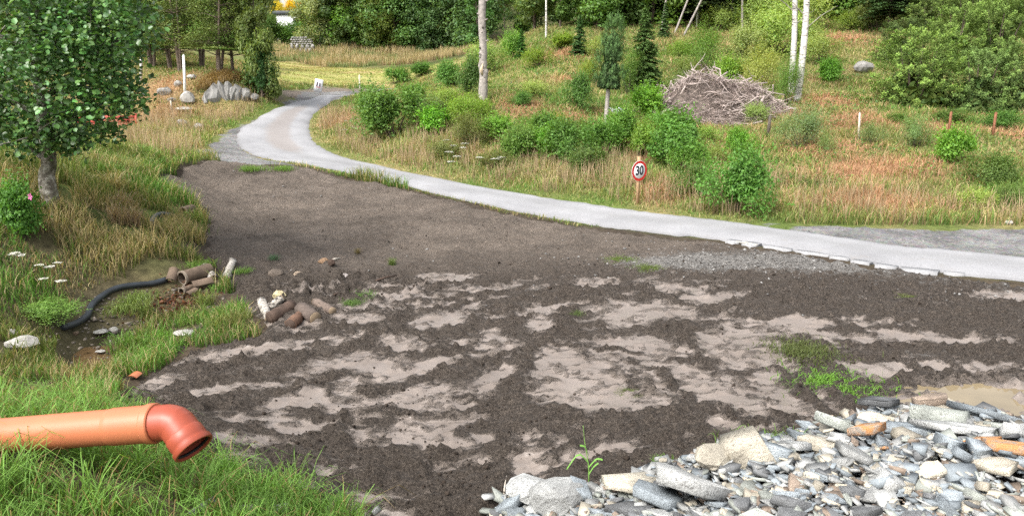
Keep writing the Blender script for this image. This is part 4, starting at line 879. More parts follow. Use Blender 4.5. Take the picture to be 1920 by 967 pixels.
# bramble bush with a pink flower at the foot of the tree
b = hit(48, 450); m_ = mpp(b)
t = thing('bramble_bush', 'bright bramble bush with a pink flower at the foot of the lichen-barked tree', 'bush', b - (0, 0, .05), .5, scale=(66 * m_, 60 * m_, 125 * m_ / 1.25))
obj('foliage', BUSH[3]['foliage'], t, color=(.13, .30, .05)); obj('stem', BUSH[3]['stem'], t)
fl = MB()
for k in range(5):
    a = k * 1.2566; fl.add([(0, 0, 0), (.05 * math.cos(a - .45), -.01, .05 * math.sin(a - .45)), (.07 * math.cos(a), -.02, .07 * math.sin(a)), (.05 * math.cos(a + .45), -.01, .05 * math.sin(a + .45))], [[0, 1, 2, 3]])
fq = (at(56, 363, b[1] - .55) - np.array(b)); rz = -.5; fq = np.array([fq[0] * math.cos(rz) - fq[1] * math.sin(rz), fq[0] * math.sin(rz) + fq[1] * math.cos(rz), fq[2]]) / np.array([66 * m_, 60 * m_, 100 * m_])
o = obj('flower', fl.build('flower', plain('pink_petal', (.62, .16, .36), .6, .1, 5, .1)), t, fq, (0, 0, -.5)); o['label'] = 'pink flower'

# ------------------------------------------------------------------ orange drain pipe
PR = .125
pA = at(-260, 838, 4.95); pB = at(292, 793, 4.75)
ax = (pB - pA) / np.linalg.norm(pB - pA)
t = thing('drain_pipe', 'orange plastic drain pipe with red-brown elbow sticking out over the grass', 'pipe', pB)
def pmat(name, c, c2):
    m, tt, b_ = newmat(name); oc = objcoord(tt); n = noise(tt, 3, 5, oc); n2 = noise(tt, 26, 4, oc, .7)
    r = ramp(tt, n.outputs[0], [(.3, tuple(x * .88 for x in c)), (.7, c)]); d = ramp(tt, n2.outputs[0], [(.56, (0, 0, 0)), (.78, (.45, .45, .45))])
    cc = mix(tt, d.outputs[0], r.outputs[0], c2); tt.links.new(cc, b_.inputs['Base Color']); b_.inputs['Roughness'].default_value = .42; b_.inputs['Specular IOR Level'].default_value = .45
    bump(tt, b_, n2.outputs[0], .06, .01); return m
M['pvc'] = pmat('orange_pvc', (.50, .165, .078), (.34, .14, .075)); M['pvc_red'] = pmat('red_brown_pvc', (.33, .068, .036), (.2, .07, .045))
M['rubber'] = plain('black_rubber', (.02, .02, .02), .6, .2, 8, .2)
def hollow(path, ro, ri, n=40):
    mb = MB(); path = np.asarray(path, float); m = len(path); outer = tube(path, ro, n, False); inner = tube(path, ri, n, False)
    Vo = outer.V[0]; Vi = inner.V[0]; Qo = outer.Q[0]; Qi = inner.Q[0][:, ::-1] + len(Vo); k = np.arange(n); N0 = len(Vo)
    ends = np.vstack([np.stack([k, N0 + k, N0 + (k + 1) % n, (k + 1) % n], 1), np.stack([(m - 1) * n + k, (m - 1) * n + (k + 1) % n, N0 + (m - 1) * n + (k + 1) % n, N0 + (m - 1) * n + k], 1)])
    mb.add(np.vstack([Vo, Vi]), np.vstack([Qo, Qi, ends])); return mb
def shade_auto(me, ang=35):
    me.polygons.foreach_set('use_smooth', np.ones(len(me.polygons), bool))
    import bmesh as _b
    bm = _b.new(); bm.from_mesh(me)
    for e in bm.edges:
        if len(e.link_faces) == 2 and e.calc_face_angle(0) > math.radians(ang): e.smooth = False
    bm.to_mesh(me); bm.free(); return me
L0 = pA - pB
obj('barrel', shade_auto(hollow([L0, L0 * .5, -ax * .30], PR, PR * .94).build('barrel', M['pvc'])), t)
obj('socket', shade_auto(hollow([-ax * .34, -ax * .31, -ax * .30, -ax * .03], [PR * 1.005, PR * 1.055, PR * 1.055, PR * 1.055], PR * .95).build('socket', M['pvc'])), t)
rim = obj('collar', shade_auto(hollow([-ax * .055, -ax * .045, ax * .0, ax * .008], [PR * 1.06, PR * 1.13, PR * 1.13, PR * 1.08], PR * .95).build('collar', M['pvc'])), t)
# elbow: bends downwards and a little towards the viewer
dn = nrm(np.array([.42, -.42, -.80]) - ax * np.dot(np.array([.42, -.42, -.80]), ax))
e1 = nrm(ax * math.cos(math.radians(22)) + dn * math.sin(math.radians(22))); e2 = nrm(ax * math.cos(math.radians(52)) + dn * math.sin(math.radians(52)))
q0 = ax * .01; q1 = ax * .10; q2 = q1 + e1 * .06; q3 = q2 + e2 * .10; q4 = q3 + e2 * .11
el = obj('elbow', shade_auto(hollow(np.array([q0, q1 - ax * .005, q1 + e1 * .005, q2 - e1 * .004, q2 + e2 * .004, q3]), PR * 1.0, PR * .92).build('elbow', M['pvc_red']), 12), t)
obj('elbow_socket', shade_auto(hollow(np.array([q3 - e2 * .02, q3 - e2 * .01, q3 + e2 * .05, q3 + e2 * .055, q4 - e2 * .035, q4 - e2 * .03, q4, q4 + e2 * .006]), np.array([1.0, 1.05, 1.05, 1.035, 1.04, 1.12, 1.13, 1.10]) * PR, PR * .97).build('elbow_socket', M['pvc_red'])), el)
obj('rubber_seal', hollow(np.array([q4 - e2 * .03, q4 - e2 * .012]), PR * 1.0, PR * .88).build('rubber_seal', M['rubber']), el)

# ------------------------------------------------------------------ signs
def disc(r0, r1, y, n=48, th=.0):
    a = np.linspace(0, 2 * math.pi, n, endpoint=False); k = np.arange(n)
    if r0 <= 0:
        V = np.vstack([np.stack([np.cos(a) * r1, np.full(n, y), np.sin(a) * r1], 1), [[0, y, 0]]]); return V, None, np.stack([k, (k + 1) % n, np.full(n, n)], 1)
    V = np.vstack([np.stack([np.cos(a) * r1, np.full(n, y), np.sin(a) * r1], 1), np.stack([np.cos(a) * r0, np.full(n, y), np.sin(a) * r0], 1)])
    return V, np.stack([k, (k + 1) % n, n + (k + 1) % n, n + k], 1), None
def text_mesh(txt, size, offset, mat, sx=1.0):
    c = bpy.data.curves.new('lettering', 'FONT'); c.body = txt; c.size = size; c.align_x = 'CENTER'; c.align_y = 'CENTER'; c.offset = offset; c.extrude = .001; c.space_character = 1.0
    o = bpy.data.objects.new('lettering', c); COL.objects.link(o); dg = bpy.context.evaluated_depsgraph_get(); me = bpy.data.meshes.new_from_object(o.evaluated_get(dg)); bpy.data.objects.remove(o); bpy.data.curves.remove(c)
    me.materials.clear(); me.materials.append(mat); return me
S_Y = 21.6; sp_ = at(1199, 320.5, S_Y); gz = float(Hq(sp_[:1], sp_[1:2])[0]); m_ = mpp(sp_)
t = thing('speed_sign', 'round red-rimmed speed limit sign reading 30 on a wooden post at the verge', 'sign', (sp_[0], sp_[1], gz), .58)
z0 = sp_[2] - gz; R_ = 19.2 * m_
V, Q = boxv(0, .03, (z0 + 27 * m_ - .25) / 2 , .105, .045, z0 + 27 * m_ + .25); obj('post', mesh('post', V, Q, None, M['post']), t)
signw = plain('sign_white', (.80, .80, .82), .35, .03, 3, .02); signr = plain('sign_red', (.50, .03, .025), .35, .08, 3, .02); signk = plain('sign_black', (.03, .035, .045), .4, .1, 3, .02)
mb = MB(); n = 48; a = np.linspace(0, 2 * math.pi, n, endpoint=False); k = np.arange(n)
ringf = np.stack([np.cos(a) * R_, np.full(n, 0), np.sin(a) * R_], 1); mb.add(np.vstack([ringf, ringf * (1, 1, 1) + (0, .006, 0), [[0, 0, 0], [0, .006, 0]]]), np.stack([k, n + k, n + (k + 1) % n, (k + 1) % n], 1), np.vstack([np.stack([k, (k + 1) % n, np.full(n, 2 * n)], 1), np.stack([n + (k + 1) % n, n + k, np.full(n, 2 * n + 1)], 1)]))
sd = obj('sign_plate', mb.build('sign_plate', signw), t, (0, 0, z0))
mb = MB(); mb.add(*disc(R_ * .74, R_ * .985, -.002)); obj('red_ring', mb.build('red_ring', signr), sd)
obj('digits', text_mesh('30', R_ * 1.28, .012, signk), sd, (0, -.004, .0), (math.pi / 2, 0, 0), (.82, 1, 1))
# white sign board at the bend
B_Y = 51.5; bp_ = at(597, 161, B_Y); gz = float(Hq(bp_[:1], bp_[1:2])[0]); m_ = mpp(bp_)
t = thing('sign_board', 'tilted white sign board with small dark figures on a thin post at the road bend', 'sign', (bp_[0], bp_[1], gz))
z0 = bp_[2] - gz; V, Q = boxv(0.08, .05, (z0 + .1) / 2 - .1, .05, .05, z0 + .3); obj('post', mesh('post', V, Q, None, M['stake']), t)
V, Q = boxv(0, 0, 0, 15 * m_, .02, 24 * m_); pl = obj('panel', mesh('panel', V, Q, None, signw), t, (0, 0, z0), (0, .2, .15))
mb = MB()
for (cx, cz, hh) in ((-.1, .02, .3), (.08, .0, .24)):
    mb.add(np.array([(cx - .05, 0, cz - hh * .4), (cx + .05, 0, cz - hh * .4), (cx + .06, 0, cz + hh * .25), (cx - .03, 0, cz + hh * .3)]), [[0, 1, 2, 3]]); V, Q, T = disc(0, .05, 0, 10); mb.add(V + (cx + .0, 0, cz + hh * .45), None, T)
obj('figures', mb.build('figures', plain('sign_print', (.09, .05, .08), .5, .2, 3, .02)), pl, (0, -.014, .05))
mb = MB(); mb.add([(-.14, 0, -.02), (.15, 0, -.02), (.15, 0, .02), (-.14, 0, .02)], [[0, 1, 2, 3]]); obj('red_line', mb.build('red_line', signr), pl, (0, -.013, -.1))

# ------------------------------------------------------------------ poles and stakes
def pole(name, label, px, py0, py1, wpx, mat, cat, lean=0, n=8, box=False):
    p = hit(px, py0); m_ = mpp(p); h = (py0 - py1) * m_; w_ = wpx * m_; t = thing(name, label, cat, p); t.rotation_euler = (0, lean, .3)
    if box: V, Q = boxv(0, 0, h / 2 - .15, w_, w_, h + .3); me = mesh('shaft', V, Q, None, mat)
    else:
        me = tube([(0, 0, -.3), (.01, 0, h * .5), (0, 0, h)], [w_ / 2, w_ / 2, w_ * .42], n, True).build('shaft', mat)
    obj('shaft', me, t); V2 = tube([(0, 0, h - .001), (0, 0, h + w_ * .35)], [w_ * .42, w_ * .15], n, True).build('tip', mat); obj('tip', V2, t); return t
pole('marker_pole', 'white marker pole standing on the stones of the mound', 347, 180, 108, 5, M['white_paint'], 'pole', .06)
pole('short_stake', 'short pale stake low on the mound among stones', 322, 208, 190, 3, M['stake'], 'stake')
pole('snag', 'pale broken snag with bark gone on the reddish grass of the mound', 264, 152, 108, 5, M['birch'], 'stump', .12)
pole('field_stake', 'thin pale stake at the edge of the field by the bend', 675, 172, 142, 2.6, M['stake'], 'stake', box=True)
pole('pale_stake', 'pale weathered stake on the dry slope', 1609, 262, 213, 4, M['stake'], 'stake', -.06)
pole('rusty_stake', 'rusty brown fence stake behind the bright big-leaved bush', 1778, 252, 211, 3.4, M['rusty'], 'stake', box=True)
pole('rusty_stake', 'rusty brown fence stake among the low ground shrubs', 1861, 256, 212, 3.4, M['rusty'], 'stake', box=True)
pole('fence_post', 'dark weathered fence post at the right end of the branch heap', 1439, 258, 218, 6, M['dark_post'], 'post', .05)

# ------------------------------------------------------------------ branch heap
M['stick'] = plain('dead_branch', (.36, .30, .275), .85, .3, 6, .4, usecol=True)
def stick(seed, L_=1.6, r0=.022):
    r = np.random.default_rng(seed); n = 6; x = np.linspace(-.5, .5, n) * L_; pts = np.stack([x, r.normal(0, .05, n) * L_, r.normal(0, .035, n) * L_], 1); mb = tube(pts, np.linspace(r0, r0 * .35, n), 5, True)
    for k in (2, 3, 4):
        a = r.choice([-1, 1]); tube([pts[k], pts[k] + (L_ * .13, a * L_ * .09, L_ * r.uniform(-.02, .06)), pts[k] + (L_ * .24, a * L_ * .15, L_ * r.uniform(0, .1))], [r0 * .5, r0 * .35, r0 * .15], 4, False, mb=mb)
    return mb.build('branch', M['stick'])
STK = [stick(100 + k, r0=.018 + .006 * (k % 4)) for k in range(12)]
hp_ = hit(1335, 236); hp2 = hit(1415, 238); m_ = mpp(hp_)
t = thing('branch_heap', 'big grey heap of dead branches on the dry slope', 'heap', hp_)
def heap_z(x, y):      # local dome: main hump plus low tail to the right
    a = 1.95 * np.exp(-((x + .05) / 1.75) ** 2 - ((y - 1.6) / 1.5) ** 2) + .95 * np.exp(-((x - 2.3) / 1.15) ** 2 - ((y - 1.3) / 1.1) ** 2) + .55 * np.exp(-((x + 1.2) / .9) ** 2 - ((y - .8) / .9) ** 2)
    return a
def gz_(x, y): return Hq(x + hp_[0], y + hp_[1]) - hp_[2]
cx, cy = np.meshgrid(np.linspace(-3.4, 4.2, 60), np.linspace(-.9, 4.2, 40), indexing='ij'); cz = gz_(cx, cy) + np.maximum(heap_z(cx, cy) - .22, -.1) + (fbm(cx * 3, cy * 3, 3) - .5) * .25 * sstep(.1, .4, heap_z(cx, cy)) - .06
obj('litter', mesh('litter', np.stack([cx.ravel(), cy.ravel(), cz.ravel()], 1), gridf(60, 40), None, plain('twig_litter', (.13, .105, .09), .95, .5, 9, 1.0), True), t)
rs = np.random.default_rng(15); cnt = 0
while cnt < 230:
    x, y = rs.uniform(-2.7, 3.6), rs.uniform(-.4, 3.4); hz = heap_z(x, y)
    if hz < .22: continue
    z = float(gz_(np.array([x]), np.array([y]))[0]) + hz - rs.uniform(-.02, .22); gxh = (heap_z(x + .1, y) - heap_z(x - .1, y)) / .2; yaw = rs.uniform(0, 6.28)
    s = rs.uniform(.6, 1.6); o = obj('branch', STK[cnt % 12], t, (x, y, z), (rs.uniform(-.5, .5), -math.atan(gxh) * math.cos(yaw) * .8 + rs.normal(0, .34), yaw), (s, s, s)); cnt += 1
n = 2600; x = rs.uniform(-3.0, 4.0, n); y = rs.uniform(-.8, 3.6, n); hz = heap_z(x, y); k_ = (hz > .1); x, y, hz = x[k_], y[k_], hz[k_]; n = len(x); z = gz_(x, y) + hz - rs.uniform(-.03, .25, n)
yaw = rs.uniform(-3.1, 3.1, n); pt = rs.normal(0, .5, n); L_ = rs.uniform(.2, .6, n); d = np.stack([np.cos(yaw) * np.cos(pt), np.sin(yaw) * np.cos(pt), np.sin(pt)], 1); c0 = np.stack([x, y, z], 1); rr_ = rs.uniform(.006, .014, n)[:, None]
up = np.array([0, 0, 1.0]); sd_ = nrm(np.cross(d, up)); up2 = np.cross(sd_, d)
V = np.stack([c0 - d * L_[:, None] + sd_ * rr_, c0 - d * L_[:, None] - sd_ * rr_, c0 - d * L_[:, None] + up2 * rr_, c0 + d * L_[:, None] + sd_ * rr_ * .5, c0 + d * L_[:, None] - sd_ * rr_ * .5, c0 + d * L_[:, None] + up2 * rr_ * .5], 1).reshape(-1, 3)
Q = (np.array([[0, 1, 4, 3], [1, 2, 5, 4], [2, 0, 3, 5]])[None] + 6 * np.arange(n)[:, None, None]).reshape(-1, 4)
tag(obj('twigs', mesh('twigs', V, Q, np.repeat(rs.uniform(.5, 1.25, (n, 1)) * np.array((1, .95, .92)), 6, 0), M['stick']), t), kind='stuff')

# scrap sheet in a hollow under the slim conifer
p = hit(1160, 216); m_ = mpp(p)
t = thing('scrap_sheet', 'bent pale metal scrap lying in a dark hollow beside the slim conifer', 'scrap', p - (0, 0, .02), .1)
gxs = np.linspace(-.5, .5, 9); V = []
for x in gxs:
    for y in (-.12, 0, .14): V.append((x * 30 * m_, y * 3, .12 + .05 * math.sin(x * 9) + (y + .12) * .8))
V = np.array(V); Q = gridf(9, 3); sm = plain('dull_metal', (.42, .45, .46), .5, .35, 4, .4, .5); obj('sheet', mesh('sheet', np.vstack([V, V - (0, 0, .015)]), [np.vstack([Q, Q[:, ::-1] + len(V)])], None, sm), t)
obj('frame_bar', tube([(-16 * m_, -.3, .06), (16 * m_, -.34, .03)], [.025, .025], 6).build('frame_bar', M['black_plastic']), t)
rS = np.random.default_rng(8); nn = 40; tag(lumps('hollow_rubble', p[0] + rS.normal(0, .5, nn), p[1] + .4 + rS.normal(0, .25, nn), np.full(nn, p[2]) + rS.uniform(0, .25, nn), rS.uniform(.05, .12, nn), rS.uniform(.02, .08, (nn, 1)) * np.ones(3), M['clod'], seed=9), 'dark lumps of rubble around the bent metal scrap', 'rubble', kind='stuff')  # loose lumps in very dark tones behind and around the sheet

# ------------------------------------------------------------------ rocks
def rock_mesh(seed, mat, flat=.75, rough_=.22, facets=True):
    import bmesh as _b
    bm = _b.new(); _b.ops.create_icosphere(bm, subdivisions=2, radius=1); r = np.random.default_rng(seed); off = r.uniform(0, 50, 3)
    pl = nrm(r.normal(size=(9, 3))); dd = r.uniform(.62, .92, 9)
    for v in bm.verts:
        c = np.array(v.co)
        for a, d in zip(pl, dd):
            e = np.dot(c, a) - d
            if e > 0: c = c - a * e
        c = c * (1 + (fbm(np.array([c[0] * 2 + off[0]]), np.array([c[1] * 2 + c[2] * 3 + off[1]]), 3)[0] - .5) * rough_); v.co = (c[0], c[1], c[2] * flat)
    me = bpy.data.meshes.new('stone'); bm.to_mesh(me); bm.free(); me.materials.append(mat); return me
ROCKS = [rock_mesh(200 + k, M['rock']) for k in range(5)]; ROCKP = [rock_mesh(210 + k, M['rock_pale']) for k in range(4)]
def stone(name, label, px, py, wpx, hpx, me, group=None, sink=.25, rot=None, cat='stone'):
    p = top(px, py); m_ = mpp(p); a = wpx * m_ / 2 * 1.1; h = hpx * m_ / 2 * 1.1 / .75
    o = obj(name, me, None, (p[0], p[1], p[2] + h * .75 * (1 - sink * 2) ), (0, 0, rt.uniform(-.5, .5) if rot is None else rot), (a, a * .8, h)); return tag(o, label, cat, group)
stone('rock', 'pale lichen-spotted boulder at the foot of the white marker pole', 352, 192, 26, 26, ROCKP[0])
stone('rock', 'whitish rock on the mound just above the marker pole stones', 360, 147, 18, 9, ROCKP[1])
stone('rock', 'speckled pale rock left of the white marker pole', 334, 163, 14, 14, ROCKP[2])
stone('rock', 'flat pale stone among straw below the marker pole', 345, 208, 28, 8, ROCKP[3])
stone('rock', 'dark mossy stone left of the marker pole', 308, 178, 26, 18, ROCKS[0])
stone('rock', 'rounded grey boulder at the apron edge below the mound', 340, 236, 24, 16, ROCKS[1])
stone('rock', 'dark low stone where the mound meets the gravel apron', 372, 240, 22, 12, ROCKS[2])
stone('rock', 'small mossy stone below the speckled pale rock', 322, 190, 16, 9, ROCKS[3])
stone('rock_outcrop', 'grey rock outcrop with dark overhang beside the lone bright bush', 1618, 134, 38, 24, ROCKS[4])
stone('rock', 'pale stone at the far edge of the gravel lay-by', 1891, 420, 16, 9, ROCKP[1])
# rock shelf: slabs of a cut face
M['slate_face'] = plain('slate_face', (.21, .205, .195), .9, .55, 1.1, 1.0)
p = hit(432, 200); m_ = mpp(p); t = thing('rock_shelf', 'grey cut rock face with upright cracks under the grassy edge of the mound', 'rock', p)
rk = np.random.default_rng(31)
for k in range(9):
    f = k / 8; px = 388 + 86 * f; yb = 205 - 16 * f; yt = np.interp(f, [0, .3, .55, .8, 1], [172, 158, 150, 160, 176]) + rk.uniform(-3, 3); q = at(px, yb, p[1] + .9 * f + .42); wd = rk.uniform(11, 20) * m_; h = (yb - yt) * m_
    obj('rock_slab', rock_mesh(700 + k, M['slate_face'], 1.0, .5), t, q - p + (0, 0, h * .42), (rk.uniform(-.2, .1), rk.uniform(-.25, .25), rk.uniform(-.6, .6)), (wd * .75, .8, h * .68))
# dry stone wall far behind the field
p = at(565, 86, 103); p[2] = float(Hq(p[:1], p[1:2])[0]); t = thing('stone_wall', 'grey dry stone wall fragment at the foot of the far wood', 'wall', p)
M['wall_stone'] = plain('wall_stone', (.26, .245, .24), .9, .4, 2, .8)
for k in range(30):
    w_ = k % 8; h = k // 8; obj('stone', ROCKS[k % 5], t, ((w_ - 3.5) * .36 + (h % 2) * .16, rk.uniform(-.1, .1), .15 + h * .27 + 1.0), (0, 0, rk.uniform(0, 3)), (.2, .2, .19))
for k in range(10): obj('stone', ROCKS[k % 4], t, ((k - 4.5) * .34, rk.uniform(-.3, .1), .3 + .5 * (k % 2)), (0, 0, rk.uniform(0, 3)), (.26, .3, .5))

# ------------------------------------------------------------------ ditch debris
M['clay'] = plain('old_clay_pipe', (.125, .09, .065), .85, .35, 6, .5); M['bark_dark'] = plain('wet_log_bark', (.075, .05, .038), .85, .4, 9, .8); M['cut'] = plain('cut_wood', (.24, .18, .12), .85, .2, 12, .3)
def ring_pipe(label, px, py, rpx, Lm, yaw, pitch, name='old_pipe', wall=.14):
    p = hit(px, py + rpx); m_ = mpp(p); R_ = rpx * m_; c = at(px, py, p[1]); d = np.array([math.sin(yaw) * math.cos(pitch), math.cos(yaw) * math.cos(pitch), math.sin(pitch)])
    t = thing(name, label, 'pipe', c); obj('barrel', shade_auto(hollow([np.zeros(3), d * Lm * .5, d * Lm], R_, R_ * (1 - wall), 20).build('barrel', M['clay'])), t)
    obj('rim', shade_auto(hollow([-d * .015, d * .03], R_ * 1.07, R_ * (1 - wall), 20).build('rim', plain('clay_rim', (.22, .18, .14), .85, .25, 6, .4))), t); return t
ring_pipe('broken old drain pipe end with open mouth beside the black hose', 342, 521, 13, .6, .55, .05)
ring_pipe('small clay pipe end showing at the bank among grass', 343, 396, 8, .4, .15, .0)
ring_pipe('narrow old pipe end under the broken drain pipe', 341, 546, 7, .3, .35, .0)
def shard(label, px, py, wpx, yaw, tilt, arc=1.9):
    p = hit(px, py); m_ = mpp(p); R_ = wpx * m_ * .5; n = 9; a = np.linspace(-arc / 2, arc / 2, n); V = []
    for L_ in (0, wpx * m_ * .8, wpx * m_ * 1.5):
        for q in a: V.append((math.sin(q) * R_, L_, math.cos(q) * R_))
    V = np.array(V); V2 = V * (.86, 1, .86); Q = gridf(3, n); me = mesh('pipe_shard', np.vstack([V, V2]), [np.vstack([Q, Q[:, ::-1] + len(V)])], None, M['clay']); o = obj('pipe_shard', me, None, p + (0, 0, .06), (tilt, .3, yaw)); tag(o, label, 'shard')
shard('curved pipe shard propped on the left of the broken drain pipe', 320, 537, 22, .3, .5); shard('curved pipe shard lying right below the broken drain pipe', 362, 545, 24, -.9, .1); shard('small pipe shard at the leaf litter below the pipe end', 352, 560, 14, -.4, .2)
def hose(label, pts, rpx, name='black_hose'):
    P_ = []
    for (px, py) in pts: q = hit(px, py); P_.append(q + (0, 0, rpx * mpp(q) * .8))
    P_ = np.array(P_); q = catmull(P_, 40); R_ = rpx * mpp(P_[0]); o = obj(name, tube(q - P_[0], R_, 14, True).build(name, M['black_plastic'], True), None, P_[0]); tag(o, label, 'hose')
hose('black plastic hose curving through the ditch grass', [(120,619),(145,612),(165,598),(172,580),(190,562),(215,548),(245,541),(285,537),(312,530)], 6.5)
hose('short grey-black hose arching out of the bare bank', [(283,425),(290,412),(303,406),(318,408)], 5.5)
def log(label, pa, pb, rpx, mat, name='birch_log', cutm=None, lift=0.0):
    A = top(*pa); B = top(*pb); m_ = mpp(A); R_ = rpx * m_ * .9; A = A + (0, 0, R_ * .45 + lift); B = B + (0, 0, R_ * .45 + lift); t = thing(name, label, 'log', A); r = np.random.default_rng(int(pa[0])); d = B - A; n = nrm(d)
    obj('bark', tube(np.array([d * f for f in np.linspace(0, 1, 7)]), R_ * (1 + r.normal(0, .08, 7)), 14, True, jit=.06, rng=r).build('bark', mat, True), t)
    for e, s in ((np.zeros(3), -1), (d, 1)):
        obj('cut_end', tube([e + n * s * .002, e + n * s * .012], [R_ * .93, R_ * .9], 14, True).build('cut_end', cutm or M['cut']), t)
log('short birch log with dark hollow end beside the grass clump', (384,503), (401,526), 9, M['birch_log'], cutm=M['bark_dark'])
log('clean birch log leaning on the dark soil slope', (437,498), (424,525), 7.5, M['birch_log'])
log('speckled birch log at the left of the log heap', (491,575), (505,601), 9, M['birch_log'])
log('short pale birch chunk behind the dark log', (508,584), (532,580), 8, M['birch_log'])
log('thick dark wet log lying across the log heap', (506,606), (552,590), 14, M['bark_dark'], 'dark_log', M['bark_dark'], .02)
log('reddish-brown short log in front of the dark log', (545,618), (566,600), 12, plain('red_bark', (.13, .075, .05), .85, .35, 9, .7), 'dark_log', M['bark_dark'])
log('mud-caked log right of the dark log', (565,596), (592,606), 14, plain('mud_bark', (.10, .078, .066), .9, .3, 9, .8), 'dark_log')
log('curved grey-brown log at the right end of the log heap', (592,575), (624,592), 9, plain('greybrown_bark', (.15, .115, .095), .9, .3, 9, .8), 'dark_log')
stone('stone', 'yellowish rough stone on top of the log heap', 524, 574, 30, 17, rock_mesh(230, plain('ochre_stone', (.52, .44, .26), .85, .3, 6, .8)), sink=0)
stone('stone', 'brown muddy boulder on the soil slope above the log heap', 518, 524, 27, 18, rock_mesh(231, plain('mud_stone', (.13, .105, .085), .9, .3, 6, .8)))
stone('stone', 'small tan stone beside the brown muddy boulder', 559, 523, 17, 10, rock_mesh(232, plain('tan_stone', (.28, .22, .165), .9, .3, 6, .8)))
stone('stone', 'flat pinkish-grey stone at the end of the dark spoil', 646, 533, 30, 11, rock_mesh(233, plain('pinkgrey_stone', (.32, .285, .27), .9, .2, 6, .6)))
stone('stone', 'round dark root-ball clump on the soil slope', 623, 510, 14, 14, rock_mesh(234, M['bark_dark']), cat='root clump')
stone('stone', 'tan root stump beside the round root clump', 606, 497, 20, 12, rock_mesh(235, plain('root_wood', (.28, .18, .11), .9, .3, 6, .8)), cat='root')
stone('stone', 'oval pale stone by the end of the black hose', 213, 620, 17, 10, ROCKP[0]); stone('stone', 'long pale stone between hose and ditch water', 190, 624, 26, 7, ROCKP[1]); stone('stone', 'flat pale stone in the brown ditch water', 188, 661, 18, 6, ROCKP[2], sink=.1)
stone('stone', 'whitish flat slab in the trampled ditch grass', 345, 627, 36, 10, ROCKP[3]); stone('stone', 'small rusty stone by the black hose end', 143, 627, 12, 9, rock_mesh(236, M['clay']))
stone('stone', 'tan pebble at the leaf litter under the pipe end', 311, 587, 9, 7, ROCKP[0]); stone('stone', 'pale boulder hidden in the grass by the ditch', 42, 655, 60, 34, ROCKP[2]); stone('stone', 'low pale boulder in dry grass above the ditch edge', 22, 628, 24, 14, ROCKP[3])
p = hit(247, 713); t = thing('clay_shard', 'orange pipe fragment at the edge of the mud', 'shard', p); V = np.array([(math.sin(q) * .09, L_, math.cos(q) * .09 - .02) for L_ in (0, .16) for q in np.linspace(-.9, .9, 8)]); Q = gridf(2, 8); obj('shell', mesh('shell', np.vstack([V, V * (.9, 1, .85)]), [np.vstack([Q, Q[:, ::-1] + 16])], None, M['pvc']), t)
# leaf litter under the pipe
rl = np.random.default_rng(71); nlit = 500; c = hit(335, 575); lp = np.stack([c[0] + rl.normal(0, .28, nlit), c[1] + rl.normal(0, .35, nlit)], 1); lp = np.concatenate([lp, Hq(lp[:, 0], lp[:, 1])[:, None] + rl.uniform(.01, .06, nlit)[:, None]], 1)
V, Fq, C = leaves(rl, lp, np.array((0, 0, 1.0)) + rl.normal(size=(nlit, 3)) * .35, rl.uniform(.04, .09, nlit), leafcol(rl, nlit, (.13, .06, .035), .4), aspect=.7); tag(obj('leaf_litter', mesh('leaf_litter', V, Fq, C, M['grass'])), 'brown dead leaves below the broken drain pipe', 'leaf litter', kind='stuff')

# red painted box behind the near tree
p = hit(194, 246); m_ = mpp(p); t = thing('red_crate', 'red painted plank crate half hidden behind the leafy tree', 'crate', p)
for k in range(4):
    V, Q = boxv(0, 0, .1 + k * .16, 100 * m_, .03, .14); obj('plank', mesh('plank', V, Q, None, M['red_paint']), t)
    V, Q = boxv(0, .8, .1 + k * .16, 100 * m_, .03, .14); obj('plank', mesh('plank', V, Q, None, M['red_paint']), t)
for sx in (-1, 1):
    for y in (.03, .77): V, Q = boxv(sx * 48 * m_, y, .34, .09, .09, .78); obj('corner_post', mesh('corner_post', V, Q, None, M['red_paint']), t)

# low building and yellow shrub far behind the bend
p = at(545, 50, 138); gz0 = float(Hq(p[:1], p[1:2])[0]); p[2] = max(gz0, p[2] - 4); m_ = mpp(at(545, 40, 138)); zt = at(545, 21, 138)[2] - p[2]
t = thing('white_garage', 'low white building with dark flat roof far behind the road bend', 'building', p)
V, Q = boxv(0, 2, (zt - .6) / 2 - 1, 5.0, 4, zt - .6 + 2); obj('wall', mesh('wall', V, Q, None, M['white_paint']), t); V, Q = boxv(-.2, 2, zt - .3, 5.6, 4.6, .62); obj('roof', mesh('roof', V, Q, None, plain('dark_roof', (.07, .075, .085), .7, .2, 2, .2)), t)
V, Q = boxv(.9, -.03, zt - 1.6, .8, .06, .7); obj('window', mesh('window', V, Q, None, M['black_plastic']), t)
for (px, py, s, tint, lab) in [(518,22,2.3,(.75,.62,.06),'golden yellow shrub above the low white building'),(545,20,2.4,(.85,.60,.02),'bright yellow shrub right over the dark flat roof'),(566,18,2.0,(.62,.36,.10),'orange-toned shrub right of the bright yellow shrub')]:
    q = at(px, py, 147); q[2] -= .8; t = thing('yellow_shrub', lab, 'shrub', q, 0, None, (s, s, s * .9)); obj('foliage', BUSH[1]['foliage'], t, color=tint); obj('stem', BUSH[1]['stem'], t, scale=(1, 1, 1))
    obj('lower_stem', tube([(0, 0, .1), (0, 0, -3.5)], [.05, .07], 6).build('lower_stem', M['bark']), t)

